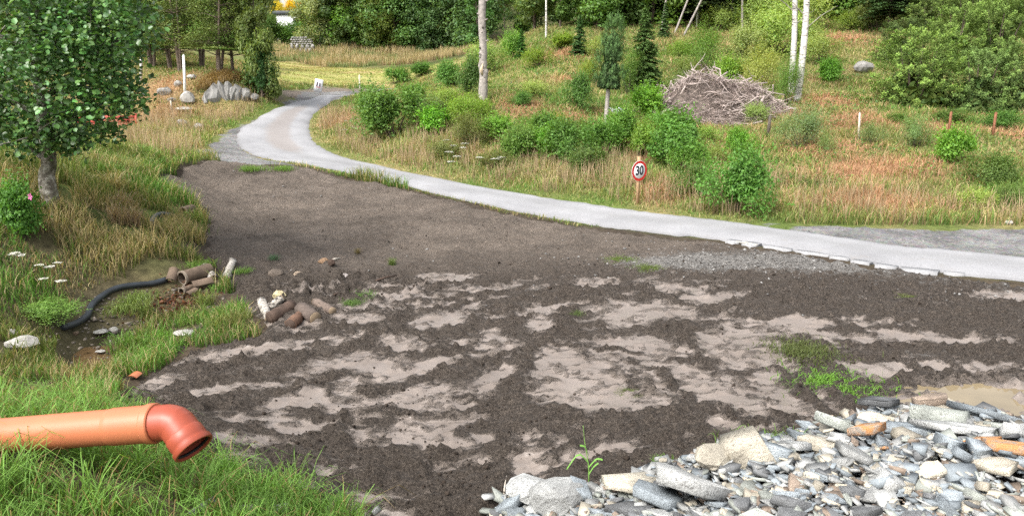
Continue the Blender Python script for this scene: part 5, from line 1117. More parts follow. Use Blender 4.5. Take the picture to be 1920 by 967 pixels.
for (px, py, d_, wp, hp, k, tint, lab) in [(530,86,118,60,44,0,(.16,.30,.06),'light green bush in front of the far white building'),(556,84,116,56,40,1,(.12,.24,.05),'green bush above the dry stone wall fragment'),(575,82,122,44,60,1,(.08,.17,.045),'dark bush right of the far white building'),(508,84,116,50,60,0,(.14,.25,.06),'bush left of the far white building')]:
    q = at(px, py, d_); gzz = float(Hq(q[:1], q[1:2])[0]); m_ = mpp(q); q[2] = min(q[2], gzz); t = thing('bush', lab, 'bush', (q[0], q[1], gzz - .1), 1.0, None, (wp * m_ / 2 / .74, wp * m_ / 2 / .74, (at(px, py - hp, d_)[2] - gzz) / 1.22)); obj('foliage', BUSH[k]['foliage'], t, color=tint); obj('stem', BUSH[k]['stem'], t)
for (pa, pb, rpx, lab) in [((620,497),(637,491),2.2,'short pale stick on the soil slope above the log heap'),((628,571),(641,562),2.0,'pale broken stick at the edge of the dark spoil'),((944,945),(950,905),1.6,'thin straw stick standing off the mud before the stones'),((705,540),(745,530),2.0,'dark twig beside the first wet patch'),((1380,455),(1420,462),1.5,'thin twig at the road edge')]:
    A = top(*pa) + (0, 0, .02); B = top(*pb) + (0, 0, .03); r_s = rpx * mpp(A); o = obj('stick', tube([np.zeros(3), (B - A) * .5 + (0, 0, .015), B - A], [r_s, r_s * .9, r_s * .6], 6, True).build('stick', M['stake'] if 'dark' not in lab else M['bark_dark'], True), None, A); tag(o, lab, 'stick')
# ------------------------------------------------------------------ stone heap in front
def slab_mesh(seed, mat, th=.3, elong=1.5):
    r = np.random.default_rng(seed); n = int(r.integers(4, 7)); a = np.sort(np.linspace(0, 2 * math.pi, n, endpoint=False) + r.uniform(-.42, .42, n)); rad = r.uniform(.62, 1.15, n)
    x = np.cos(a) * rad * elong; y = np.sin(a) * rad; sl = r.normal(0, .09, 2); tt = th * r.uniform(.75, 1.2)
    def ring(s, z, j): return np.stack([x * s + r.normal(0, j, n), y * s + r.normal(0, j, n), np.full(n, z) + x * sl[0] + y * sl[1] + r.normal(0, .03, n)], 1)
    V = np.vstack([ring(.96, tt, .03), ring(1.0, tt * .86, .02), ring(1.0, -tt * .6, .06), ring(.9, -tt, .06), [[r.normal(0, .2), r.normal(0, .2), tt * 1.08]], [[0, 0, -tt]]]); k = np.arange(n); Q = []
    for q in range(3): Q.append(np.stack([(q + 1) * n + k, (q + 1) * n + (k + 1) % n, q * n + (k + 1) % n, q * n + k], 1))
    T = np.vstack([np.stack([k, (k + 1) % n, np.full(n, 4 * n)], 1), np.stack([3 * n + (k + 1) % n, 3 * n + k, np.full(n, 4 * n + 1)], 1)]); return mesh('slate_stone', V, [np.vstack(Q), T], None, mat)
def slate_mat(name, c, stain=None):
    m, t, b = newmat(name); oc = objcoord(t); oi = N(t, 'ShaderNodeObjectInfo'); ad = N(t, 'ShaderNodeVectorMath', operation='ADD'); t.links.new(oc, ad.inputs[0]); t.links.new(oi.outputs['Location'], ad.inputs[1])
    n1 = noise(t, 1.4, 5, ad.outputs[0], .6); n2 = noise(t, 9, 5, ad.outputs[0], .7)
    r = ramp(t, n1.outputs[0], [(.3, tuple(x * .72 for x in c)), (.68, tuple(min(.85, x * 1.22) for x in c))]).outputs[0]
    sp = ramp(t, n2.outputs[0], [(.34, (.45, .43, .42)), (.46, (1, 1, 1))]).outputs[0]; r = mix(t, 1.0, r, sp, 'MULTIPLY')
    br = math_(t, 'ADD', math_(t, 'MULTIPLY', oi.outputs['Random'], .55), .72); r = mix(t, 1.0, r, br, 'MULTIPLY')
    if stain: s = ramp(t, n1.outputs[0], [(.4, (0, 0, 0)), (.55, (1, 1, 1))]).outputs[0]; r = mix(t, s, r, stain)
    t.links.new(r, b.inputs['Base Color']); b.inputs['Roughness'].default_value = .62; b.inputs['Specular IOR Level'].default_value = .35; bump(t, b, n2.outputs[0], .55, .06); return m
SLC = {'pale grey': (.42, .425, .415), 'blue-grey': (.29, .325, .35), 'cream': (.50, .455, .37), 'dark grey': (.17, .175, .18), 'brownish': (.30, .235, .185), 'greenish grey': (.36, .38, .345)}
SLM = {k: slate_mat('slate_' + k.replace(' ', '_').replace('-', '_'), v) for k, v in SLC.items()}
SLB = {k: [slab_mesh(300 + 10 * q + j, m, [.22, .34, .5, .3, .42][j], [1.7, 1.4, 1.1, 2.0, 1.25][j]) for j in range(5)] for q, (k, m) in enumerate(SLM.items())}
M['stained'] = slate_mat('slate_orange', (.42, .36, .30), (.52, .25, .10)); STN = [slab_mesh(390 + j, M['stained'], .3, 1.9) for j in range(3)]
PILE = np.vstack([PX([(935,966),(960,950),(1060,935),(1120,925),(1185,914),(1300,886),(1360,862),(1390,850),(1490,838),(1530,812),(1600,800),(1650,790),(1760,783),(1850,790),(1919,820)]), [(7.5, 7.6), (7.5, 4.2), (0.2, 4.4), (-.1, 5.6)]])
PILE2 = PX([(340,966),(380,945),(440,950),(500,962),(560,966)]); PILE2 = np.vstack([PILE2, [(-1.6, 4.9), (-2.6, 4.8)]])
def pile_z(x, y):
    d = -sdf(x, y, PILE); return np.maximum(Hq(x, y), mudz(x, y)) + np.clip(d, 0, 1.2) * .10 + .02
rp_ = np.random.default_rng(55); placed = []
def put_stone(x, y, s, me, label, yaw, tx, ty, group=None, dz=0.0, name='slate_stone', scale=None):
    z = float(pile_z(np.array([x]), np.array([y]))[0]); o = obj(name, me, None, (x, y, z + dz), (tx, ty, yaw), scale or (s, s, s)); tag(o, label, 'stone', group); placed.append((x, y, s * 1.25)); return o
BIG = [  # px, py, width px, height px, mesh, yaw, tilt x, tilt y, label
 (1000,944,92,44,rock_mesh(401, SLM['pale grey'], .7),.1,0,0,'rounded whitish boulder at the tip of the stone heap'),
 (1045,962,100,60,rock_mesh(402, SLM['pale grey'], .8),.6,0,0,'pale pointed boulder in front of the rounded whitish boulder'),
 (1178,938,140,46,slab_mesh(403, SLM['cream'], .18, 1.9),.12,.32,-.05,'broad flat cream slab at the edge of the stone heap'),
 (1290,950,140,80,slab_mesh(404, SLM['pale grey'], .25, 1.3),-.35,.42,.12,'largest pale triangular slab at the edge of the stone heap'),
 (1392,898,74,86,slab_mesh(405, SLM['cream'], .6, 1.1),.5,.55,-.5,'upright cream block leaning on the stone heap'),
 (1335,905,62,50,rock_mesh(406, SLM['cream'], .75),0,0,0,'tan cracked block beside the upright cream block'),
 (1092,956,64,44,slab_mesh(407, SLM['blue-grey'], .3, 1.6),-.7,.1,.55,'dark blue-grey slab tilted beside the pale pointed boulder'),
 (1222,966,90,50,slab_mesh(408, SLM['blue-grey'], .28, 1.4),-.3,.35,.1,'blue-grey slab under the broad flat cream slab'),
 (1572,836,84,44,slab_mesh(409, SLM['greenish grey'], .3, 1.4),-.3,.3,.15,'angular greenish slab on the back edge of the stone heap'),
 (1632,822,56,34,rock_mesh(410, SLM['cream'], .7),.2,0,0,'smooth rounded cream stone on the back edge of the stone heap'),
 (1765,826,110,46,slab_mesh(411, SLM['greenish grey'], .4, 1.5),-.15,.2,-.05,'thick greenish block beside the puddle end of the heap'),
 (1795,856,150,36,slab_mesh(412, SLM['pale grey'], .2, 2.4),-.35,.25,.08,'long pale slab lying below the thick greenish block'),
 (1835,815,150,30,slab_mesh(413, SLM['blue-grey'], .2, 2.8),-.55,.2,.1,'long narrow slab pointing from the puddle into the heap'),
 (1890,912,100,28,STN[0],-.2,.25,0,'large orange-stained slab in the stone heap'),
 (1828,892,62,20,STN[1],-.3,.25,0,'smaller orange-stained slab in the stone heap'),
 (1655,884,26,38,STN[2],1.2,.2,.4,'rust-coloured wedge in the middle of the stone heap'),
 (1618,862,60,24,STN[1],-.2,.35,0,'pale orange flat slab at the left middle of the heap'),
 (1530,870,84,32,slab_mesh(414, SLM['cream'], .3, 1.8),-.3,.2,.1,'long cream stone sloping on the left shoulder of the heap'),
 (1600,905,70,50,slab_mesh(415, SLM['pale grey'], .3, 1.4),-.5,.3,.3,'pale angular slab below the pale orange slab'),
 (1700,845,90,30,slab_mesh(416, SLM['blue-grey'], .25, 1.8),-.1,.3,.05,'blue-grey flat slab left of the long pale slab'),
 (1650,795,80,18,slab_mesh(417, SLM['dark grey'], .25, 1.9),0,.05,.05,'dark thin slab at the far rim of the heap'),
 (1730,792,80,20,slab_mesh(418, SLM['brownish'], .3, 1.9),.1,.05,-.1,'muddy brown slab at the far rim of the heap'),
 (1485,880,60,36,slab_mesh(419, SLM['pale grey'], .35, 1.3),.2,.25,.2,'pale grey block left of the long cream stone'),
 (1450,905,60,40,slab_mesh(420, SLM['blue-grey'], .35, 1.2),-.4,.3,.1,'blue-grey block right of the upright cream block'),
 (1905,845,100,26,slab_mesh(421, SLM['greenish grey'], .22, 2.2),-.5,.2,0,'long greenish slab sloping right of the long narrow slab')]
for (px, py, wp, hp, me, yaw, tx, ty, lab) in BIG:
    q = hit(px, py); m_ = mpp(q); ext = 1.0 if me.name.startswith('stone') else max(abs(v.co.x) for v in me.vertices); s = wp * m_ / 2 / ext * 1.2
    sz = s if me.name.startswith('slate') else hp * m_ / 1.5
    if me.name.startswith('slate'): s2 = (s, min(s * 1.3, hp * m_ / 2 / .55), s)
    else: s2 = (s, s * .85, sz)
    put_stone(q[0], q[1], s, me, lab, yaw, -tx, ty, dz=.11 + s * .12, scale=s2, name='slate_slab' if 'slab' in lab else 'heap_stone')
keys = list(SLB); wts = [.33, .22, .14, .11, .08, .12]; cnt = 0; tries = 0
while cnt < 275 and tries < 20000:
    tries += 1; x = rp_.uniform(-.2, 6.2); y = rp_.uniform(4.9, 8.2); s = .04 + .10 * rp_.random() ** 1.8
    if sdf(np.array([x]), np.array([y]), PILE)[0] > -.02 or x > y * .74: continue
    if any((x - a) ** 2 + (y - b) ** 2 < (.62 * (s + c)) ** 2 for a, b, c in placed): continue
    kname = rp_.choice(keys, p=wts); size = 'chip' if s < .065 else 'stone'; kv = int(rp_.integers(5)); shp = ['thin flat', 'angular', 'blocky', 'long narrow', 'thick wedge-like'][kv]
    put_stone(x, y, s, SLB[kname][kv], f"{'small' if size == 'chip' else 'medium-sized'} {shp} {kname} slate {size} lying loose in the stone heap", rp_.normal(-.45, .5), rp_.normal(-.15, .25), rp_.normal(0, .25), f'{kname} slate stones of the heap', .02 + rp_.uniform(0, .06)); cnt += 1
def chips(name, xs, ys, zs, ss, cols, mat, flat, seed):
    r = np.random.default_rng(seed); n = len(xs); b = np.array([(-1, -1, -1), (1, -1, -1), (1, 1, -1), (-1, 1, -1), (-1, -1, 1), (1, -1, 1), (1, 1, 1), (-1, 1, 1)], float)
    v = b[None] + r.uniform(-.42, .42, (n, 8, 3)); v[:, :, 0] *= r.uniform(.9, 2.0, (n, 1)); v[:, :, 2] *= r.uniform(.25, .6, (n, 1)); v *= ss[:, None, None]
    a, tx, ty = r.normal(-.45, .7, n), r.normal(0, .3, n).clip(-.6, .6), r.normal(0, .3, n).clip(-.6, .6); v[:, :, 2] += v[:, :, 0] * np.tan(ty)[:, None] + v[:, :, 1] * np.tan(tx)[:, None]
    x = v[:, :, 0] * np.cos(a)[:, None] - v[:, :, 1] * np.sin(a)[:, None]; y = v[:, :, 0] * np.sin(a)[:, None] + v[:, :, 1] * np.cos(a)[:, None]
    V = np.stack([x + xs[:, None], y + ys[:, None], v[:, :, 2] + zs[:, None]], -1).reshape(-1, 3); Q = np.array([[0, 3, 2, 1], [4, 5, 6, 7], [0, 1, 5, 4], [1, 2, 6, 5], [2, 3, 7, 6], [3, 0, 4, 7]])
    return obj(name, mesh(name, V, (Q[None] + 8 * np.arange(n)[:, None, None]).reshape(-1, 4), np.repeat(cols, 8, 0), mat))
# the rest of the heap, too many to count
n = 15000; x = rp_.uniform(-.3, 6.6, n); y = rp_.uniform(4.6, 8.2, n); d = sdf(x, y, PILE) + (fbm(x * 4, y * 4, 2) - .5) * .3; ok = d < .05; x, y = x[ok], y[ok]; ss = np.clip(rp_.lognormal(-3.75, .45, len(x)), .008, .055)
pal = np.array(list(SLC.values())); ci = rp_.choice(6, len(x), p=wts); tag(chips('slate_rubble', x, y, pile_z(x, y) + rp_.uniform(-.01, .05, len(x)), ss, pal[ci] * rp_.uniform(.6, 1.15, (len(x), 1)), M['pebble'], .45, 6), 'small grey slate rubble filling the stone heap', 'rubble', kind='stuff')
# a few stones under the grass in front
for k, (px, py, s, kn, lab) in enumerate([(400,950,.09,'blue-grey','blue-grey sharp stone in the grass below the pipe elbow'),(455,962,.08,'cream','cream stone at the edge of the grass below the pipe'),(525,964,.09,'pale grey','pale stone between grass tufts at the front of the mud'),(380,962,.08,'dark grey','dark stone in the grass below the pipe elbow'),(705,966,.06,'pale grey','little white stone at the front of the mud')]):
    q = hit(px, py); o = obj('slate_stone', SLB[kn][k % 5], None, (q[0], q[1], q[2] + .05), (-.5, .2, .4 * k), (s, s, s)); tag(o, lab, 'stone')

# ------------------------------------------------------------------ grass
def blades(rng, P_, h, w_, col, lean=.45, segs=2, wind=(0, 0)):
    n = len(P_); a = rng.uniform(0, 6.283, n); ld = np.stack([np.cos(a) + wind[0], np.sin(a) + wind[1], np.zeros(n)], 1); ld *= (lean * rng.uniform(.2, 1.2, n))[:, None]
    b = rng.uniform(0, 3.1416, n); s = np.stack([np.cos(b), np.sin(b), np.zeros(n)], 1) * (w_ / 2)[:, None]; up = np.array([0, 0, 1.0]); hh = h[:, None]
    if segs == 2:
        mid = P_ + up * hh * .55 + ld * hh * .28; tip = P_ + up * hh * (1 - .25 * np.linalg.norm(ld, axis=1, keepdims=True)) + ld * hh
        V = np.stack([P_ - s, P_ + s, mid + s * .75, mid - s * .75, tip], 1).reshape(-1, 3); k = 5 * np.arange(n)[:, None]
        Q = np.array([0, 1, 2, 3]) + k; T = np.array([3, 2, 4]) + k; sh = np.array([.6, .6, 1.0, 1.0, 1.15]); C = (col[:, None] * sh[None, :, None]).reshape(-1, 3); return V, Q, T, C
    fr = [0, .35, .65, .88]; rows = []
    for f in fr: c = P_ + up * hh * (f - .35 * f ** 3 * np.linalg.norm(ld, axis=1, keepdims=True)) + ld * hh * f ** 2 * 1.1; ww = s * (1 - .55 * f); rows += [c - ww, c + ww]
    tip = P_ + up * hh * (1 - .75 * np.linalg.norm(ld, axis=1, keepdims=True)) + ld * hh * 1.25; V = np.stack(rows + [tip], 1).reshape(-1, 3); k = 9 * np.arange(n)[:, None]
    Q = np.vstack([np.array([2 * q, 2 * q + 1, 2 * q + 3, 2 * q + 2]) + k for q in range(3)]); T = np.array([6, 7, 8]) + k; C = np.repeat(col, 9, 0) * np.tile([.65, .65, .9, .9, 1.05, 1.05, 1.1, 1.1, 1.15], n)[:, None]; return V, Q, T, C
def grass_obj(name, label, rng, P_, h, w_, col, **kw):
    V, Q, T, C = blades(rng, P_, h, w_, col, **kw); return tag(obj(name, mesh(name, V, [Q, T], C, M['grass'])), label, 'grass', kind='stuff')
def sward_color(rng, x, y, green_bias=0.0):
    red, straw = grass_tone(x, y); n = len(x); u_ = rng.random(n); cl = fbm(x * 1.1 + 31, y * 1.1, 3)
    isred = u_ < red * .85; isstraw = (~isred) & (rng.random(n) < straw * .75 + .12 - green_bias)
    lush = fbm(x * .5 + 70, y * .5, 2)[:, None]; c = C_GREEN * 1.25 + (C_LUSH * 1.35 - C_GREEN * 1.25) * sstep(.4, .6, lush)
    c = np.where(isstraw[:, None], C_STRAW * 1.1, c); c = np.where(isred[:, None], C_RED * 1.08, c); yl = (rng.random(n) < .2)[:, None] & ~isred[:, None]; c = np.where(yl, C_YEL * 1.2, c)
    return c * rng.uniform(.7, 1.3, (n, 1)) * (.75 + .5 * cl)[:, None]
rg = np.random.default_rng(91)
def scatter(n, r0, r1, a0=-41, a1=41, pw=1.0):
    r = (r0 ** pw + (r1 ** pw - r0 ** pw) * rg.random(n)) ** (1 / pw); a = np.radians(rg.uniform(a0, a1, n)); return r * np.sin(a), r * np.cos(a)
# slope, verge and mound
x, y = scatter(700000, 17, 72, pw=1.25); z = zones(x, y); m = (z['mud'] > .0) & (z['road'] > .12) & (z['grav'] > .1) & (z['dirt'] > 0) & (z['field'] > .2)
left = x < np.interp(y, [10, 22, 28, 36, 60], [-4.5, -8.5, -9.5, -12, -12]); m &= (y > 19) & ~((y > 66) & (x > -5)); bare = fbm(x * .9 + 9, y * .9, 3); m &= bare + .25 > rg.random(len(x)) * .95
x, y = x[m], y[m]; z = {k: v[m] for k, v in z.items()}; r_ = np.hypot(x, y); cl = fbm(x * 1.5, y * 1.5, 3); edge = sstep(.1, 1.2, z['road'])
h = rg.uniform(.10, .40, len(x)) * (.35 + 1.2 * cl) * (.3 + .7 * edge) * np.where(z['mound'] < 0, .6, 1) * (1 + .4 * sstep(1, 2.5, z['road']) * sstep(6, 3, z['road'])); w_ = .007 + r_ * .00055
print('slope blades', len(x)); grass_obj('slope_grass', 'dry reddish and green grass covering the slope beyond the road', rg, np.stack([x, y, Hq(x, y) - .02], 1), h, w_ * rg.uniform(.7, 1.3, len(x)), sward_color(rg, x, y), lean=.75)
# pale seed stalks on the verge
x, y = scatter(60000, 19, 46); z = zones(x, y); m = (z['mud'] > .3) & (z['road'] > .5) & (z['road'] < 5.5) & (z['grav'] > .4) & (z['dirt'] > 0) & (fbm(x * .8, y * .8, 2) > .42) & (y > 19); x, y = x[m], y[m]
grass_obj('seed_stalks', 'tall pale seeding grass stalks along the road verge', rg, np.stack([x, y, Hq(x, y)], 1), rg.uniform(.45, .95, len(x)), np.full(len(x), .02), np.array((.40, .30, .19)) * rg.uniform(.7, 1.25, (len(x), 1)), lean=.28)
# left bank and ditch
x, y = scatter(150000, 7.2, 26, -44, -8); z = zones(x, y); m = (z['mud'] > -.02) & (z['road'] > .2) & (z['grav'] > .15) & (sdf(x, y, DITCH) > .08); x, y = x[m], y[m]; cl = fbm(x * 1.3 + 3, y * 1.3, 3); r_ = np.hypot(x, y); bare = fbm(x * 1.1 + 50, y * 1.1 + 4, 3); m = bare > .33
hp1 = PX([(120,619),(165,598),(172,580),(190,562),(215,548),(245,541),(285,537),(312,530)]); hp2_ = PX([(283,425),(303,406),(318,408)]); m &= (dist_poly(x, y, hp1) > .22) & (dist_poly(x, y, hp2_) > .2)
for (a_, b_, rr2) in [(342,540,.75),(343,400,.3),(395,515,.35),(432,512,.35),(345,627,.35),(195,625,.4),(330,575,.4),(520,600,.6),(247,715,.2)]:
    q = hit(a_, b_); m &= np.hypot(x - q[0], y - q[1]) > rr2 * (.6 + .8 * bare)
x, y, cl, r_ = x[m], y[m], cl[m], r_[m]; front = np.minimum(dist_poly(x, y, hp1 - (0, .45)), 9)
lush = sstep(.45, .62, fbm(x * .6 + 12, y * .6, 2))[:, None]; st = (rg.random(len(x)) < .22 + .5 * sstep(.5, .65, fbm(x * .55 + 33, y * .55, 3)))[:, None]
bl = np.exp(-(((x + 11) / 3.2) ** 2 + ((y - 24) / 4) ** 2))[:, None]; st = st & (rg.random(len(x))[:, None] > bl)
c = np.where(st, C_STRAW * .95, np.array((.135, .185, .042)) * (1 - lush) + np.array((.11, .23, .04)) * lush) * rg.uniform(.65, 1.3, (len(x), 1)) * (.7 + .6 * cl)[:, None]
low = sstep(9.5, 12.5, y) ; print('bank blades', len(x)); grass_obj('bank_grass', 'mixed green and straw grass over the ditch bank', rg, np.stack([x, y, Hq(x, y) - .03], 1), rg.uniform(.14, .5, len(x)) * (.4 + 1.2 * cl) * (.4 + .6 * sstep(.1, .7, front)) * np.where(y < 12.8, .65, 1), (.006 + r_ * .0006) * rg.uniform(.7, 1.4, len(x)), c, lean=.6)
# long grass in front, round the pipe
x = rg.uniform(-5.2, -.6, 26000); y = rg.uniform(3.2, 6.9, 26000); zm = zones(x, y)['mud']; fr = np.array([hit(a, b)[:2] for a, b in [(-80,700),(215,770),(345,862),(430,890),(520,905),(600,945),(690,970)]])
ins = inside(x, y, np.vstack([fr, [(-1.2, 4.0), (-2, 3), (-6, 3), (-6, 6)]])) ; cl = fbm(x * 3, y * 3, 3); m = ins & (cl > .34); x, y, cl = x[m], y[m], cl[m]
g1 = np.array((.15, .28, .055)); c = g1 * rg.uniform(.6, 1.35, (len(x), 1)) * (.6 + .8 * cl)[:, None]; dead = (rg.random(len(x)) < .12)[:, None]; c = np.where(dead, np.array((.30, .22, .10)) * rg.uniform(.6, 1.2, (len(x), 1)), c)
hgt = rg.uniform(.12, .46, len(x)) * (.4 + 1.2 * cl); px_ = (x - pA[0]) / (pB[0] - pA[0]); py_ = pA[1] + (pB[1] - pA[1]) * px_
und = (np.abs(y - py_) < .17) & (x < pB[0] + .15); x, y, c, hgt = x[~und], y[~und], c[~und], hgt[~und]; print('front blades', len(x))
grass_obj('front_grass', 'long fresh green grass around the orange drain pipe', rg, np.stack([x, y, Hq(x, y) - .02], 1), hgt, rg.uniform(.005, .013, len(x)), c, lean=.75, segs=4)
# reed fringe at the far side of the mown field
x = rg.uniform(-36, 4, 26000); y = rg.uniform(88, 108, 26000); zf = zones(x, y)['field']; m = (zf > .3) & (x / y > -.33) & (x / y < .0); x, y = x[m], y[m]; cl = fbm(x * .35, y * .35, 3); c = np.where((rg.random(len(x)) < sstep(.35, .65, cl))[:, None], np.array((.40, .32, .17)), np.array((.20, .24, .09))) * rg.uniform(.7, 1.25, (len(x), 1))
grass_obj('reed_fringe', 'tall straw-coloured reeds between the mown field and the wood', rg, np.stack([x, y, Hq(x, y) - .05], 1), rg.uniform(.3, 1.1, len(x)) * (.2 + 1.5 * cl), np.full(len(x), .08), c, lean=.3)
# stubble of the mown field
x = rg.uniform(-36, 2, 60000); y = rg.uniform(56, 98, 60000); zf = zones(x, y)['field']; m = zf < .3; x, y = x[m], y[m]; st = np.sin(y * 1.1 + 2 * fbm(x * .05, y * .1, 2)) * .5 + .5; c = np.where((rg.random(len(x)) < .2 + .5 * st)[:, None], np.array((.42, .33, .15)), np.array((.30, .33, .09))) * rg.uniform(.75, 1.2, (len(x), 1))
grass_obj('field_stubble', 'short yellow-green stubble of the mown field', rg, np.stack([x, y, Hq(x, y) - .02], 1), rg.uniform(.05, .14, len(x)), np.full(len(x), .05), c, lean=.6)
# leafy ground cover between the bushes
x, y = scatter(90000, 20, 62, -18, 41, 1.1); z = zones(x, y); n1 = fbm(x * .33 + 8, y * .33 + 2, 3); m = (z['road'] > 1.3) & (z['mud'] > 1) & (z['grav'] > 1) & (z['field'] > 1) & (n1 > .5) & (y > 21); x, y = x[m], y[m]; r_ = np.hypot(x, y); n = len(x); print('cover', n)
pos = np.stack([x, y, Hq(x, y) + rg.uniform(.02, .5, n) * fbm(x * .8, y * .8, 2)], 1); V, Fq, C = leaves(rg, pos, np.array((0, -.1, 1.0)) + rg.normal(size=(n, 3)) * .5, (.05 + r_ * .0016) * rg.uniform(.6, 1.3, n), leafcol(rg, n, (.12, .20, .05), .35, .2)); tag(obj('undergrowth', mesh('undergrowth', V, Fq, C, M['grass'])), 'low leafy undergrowth between the bushes of the slope', 'undergrowth', kind='stuff')

# grass tufts standing alone in the mud
def tuft_mesh(seed, nb, hgt, spread, wid, lean=.7):
    r = np.random.default_rng(seed); q = r.normal(0, spread, (nb, 2)); V, Q, T, C = blades(r, np.concatenate([q, np.full((nb, 1), -.01)], 1), r.uniform(.4, 1, nb) * hgt, np.full(nb, wid) * r.uniform(.6, 1.3, nb), leafcol(r, nb, (1, 1, 1), .2), lean=lean, segs=4); return mesh('grass_tuft', V, [Q, T], C, M['grass_t'])
TUFT = [tuft_mesh(500, 90, .3, .10, .012), tuft_mesh(501, 380, .20, .17, .011, .9), tuft_mesh(502, 130, .42, .08, .013, .55), tuft_mesh(503, 1100, .11, .24, .012, 1.0)]
for (px, py, k, s, tint, lab) in [(515,494,0,.55,(.07,.15,.07),'dark blue-green grass tuft alone on the soil slope'),(735,503,2,.5,(.14,.20,.05),'thin grass tuft with brown tip on the bare soil'),(671,478,2,.4,(.20,.16,.08),'withered brown tuft on the soil slope'),(1500,668,3,1.0,(.13,.16,.05),'wide olive weed patch in the mud'),(1562,728,3,1.1,(.17,.34,.05),'bright green grass patch in the mud near the puddle'),(1410,852,1,.85,(.17,.33,.05),'bright grass tuft at the rim of the stone heap'),(1480,840,0,.8,(.16,.29,.05),'upright grass tuft touching the stone heap'),(1590,806,3,.4,(.20,.21,.05),'yellowish small tuft behind the stone heap'),
 (235,400,2,1.5,(.42,.30,.19),'dead pinkish straw clump hanging over the bank edge'),(222,420,2,1.4,(.40,.30,.18),'pale dead grass clump below the bank edge'),(250,425,2,1.2,(.38,.27,.18),'brown dead stalk clump at the bare bank corner'),(215,360,2,1.6,(.40,.33,.16),'golden dry grass tuft on the crest of the bank'),(245,330,2,1.6,(.30,.30,.12),'tall olive-straw tuft on the crest by the road'),(368,425,2,1.3,(.20,.28,.06),'tall yellow-green grass clump beside the small clay pipe'),(350,440,1,1.1,(.18,.28,.06),'spreading grass clump below the small clay pipe'),(372,500,1,.9,(.18,.30,.06),'grass clump by the hollow birch log'),(455,515,1,.6,(.15,.27,.05),'grass tuft beside the clean birch log'),(408,545,0,.7,(.16,.32,.05),'fresh tuft between the two birch logs'),(410,622,2,1.0,(.22,.25,.07),'yellow-green tuft at the left of the log heap'),(445,615,2,1.0,(.20,.22,.07),'straw-tinged tuft next to the speckled birch log'),(430,585,1,.9,(.16,.27,.05),'low grass patch above the log heap'),(680,566,1,.7,(.13,.24,.05),'sparse grass tuft at the edge of the wet patches'),(660,578,1,.5,(.14,.24,.06),'low sparse tuft near the curved log'),
 (1160,488,3,.7,(.17,.24,.06),'thin green growth on the stony soil'),(1215,508,3,.6,(.16,.21,.06),'thin olive growth beside the grey gravel patch'),(1080,592,1,.4,(.12,.17,.05),'small dull tuft between wet patches'),(1180,742,3,.3,(.16,.2,.06),'tiny weed patch on smooth mud'),(470,322,1,1.3,(.16,.28,.05),'grass patch at the upper edge of the soil by the road'),(530,322,1,1.2,(.17,.30,.05),'green weeds at the road edge above the soil'),(1700,560,3,.5,(.17,.2,.07),'faint olive growth on the gravelly soil'),(1260,895,1,.5,(.16,.30,.05),'small tuft behind the tan cracked block'),(1235,905,2,.35,(.17,.30,.06),'thin tuft behind the broad cream slab'),(980,962,1,.5,(.14,.28,.05),'low tuft beside the rounded whitish boulder'),
 (250,562,1,1.0,(.20,.28,.07),'yellow-green grass patch just behind the black hose'),(272,592,2,.9,(.20,.25,.07),'thin tuft on the ditch bed beside the leaf litter'),(228,580,1,1.1,(.18,.25,.06),'grass patch in front of the black hose'),(365,602,1,1.0,(.19,.30,.06),'grass patch at the muddy foot of the ditch bank'),(385,575,2,1.0,(.21,.27,.07),'upright tuft between leaf litter and log heap'),(290,640,1,1.1,(.17,.34,.05),'fresh green tuft beside the ditch water'),(235,660,2,1.1,(.15,.28,.05),'tall rush tuft at the right of the ditch water'),(300,665,1,1.1,(.17,.36,.05),'bright spreading tuft at the mud edge above the pipe'),(240,690,0,1.2,(.16,.3,.05),'dense grass tuft left of the orange fragment'),(430,905,2,.8,(.17,.36,.05),'long bright tuft at the front edge of the mud'),(500,930,2,.75,(.16,.34,.05),'arching bright tuft at the front edge of the mud'),(560,955,1,.8,(.15,.32,.05),'spreading bright tuft beside the front stones'),(640,960,2,.6,(.16,.34,.05),'thin tuft at the very front of the mud')]:
    p = top(px, py); o = obj('grass_tuft' if k in (0, 2) else 'grass_patch', TUFT[k], None, p, (0, 0, rt.uniform(0, 6)), (s, s, s), tint); tag(o, lab, 'grass tuft' if k in (0, 2) else 'grass patch', kind=None if k in (0, 2) else 'stuff')
# tall single stem before the stones
p = top(1104, 918); m_ = mpp(p); t = thing('tall_grass', 'single tall green grass stem standing before the stone heap', 'plant', p)
obj('stem', tube(catmull(np.array([(0, 0, 0), (-.01, 0, 40 * m_), (-.05, 0, 85 * m_), (-.07, 0, 120 * m_)]), 10), np.linspace(.008, .002, 10), 6).build('stem', plain('green_stem', (.17, .32, .07), .6, .15, 5, .1)), t)
for (z0, dx, dz) in ((45, -.22, -.05), (60, -.10, .12), (35, .12, .10), (20, .08, .14)):
    q = catmull(np.array([(-.01, 0, z0 * m_), (dx * .5, -.02, z0 * m_ + .10), (dx, -.03, z0 * m_ + dz)]), 6); V = np.vstack([q + (0, 0, .008), q - (0, .006, .008)]); Q = [[i_, i_ + 1, 7 + i_, 6 + i_] for i_ in range(5)]; obj('leaf', mesh('leaf', V, np.array(Q), None, plain('green_leaf', (.15, .33, .06), .6, .15, 5, .1)), t)

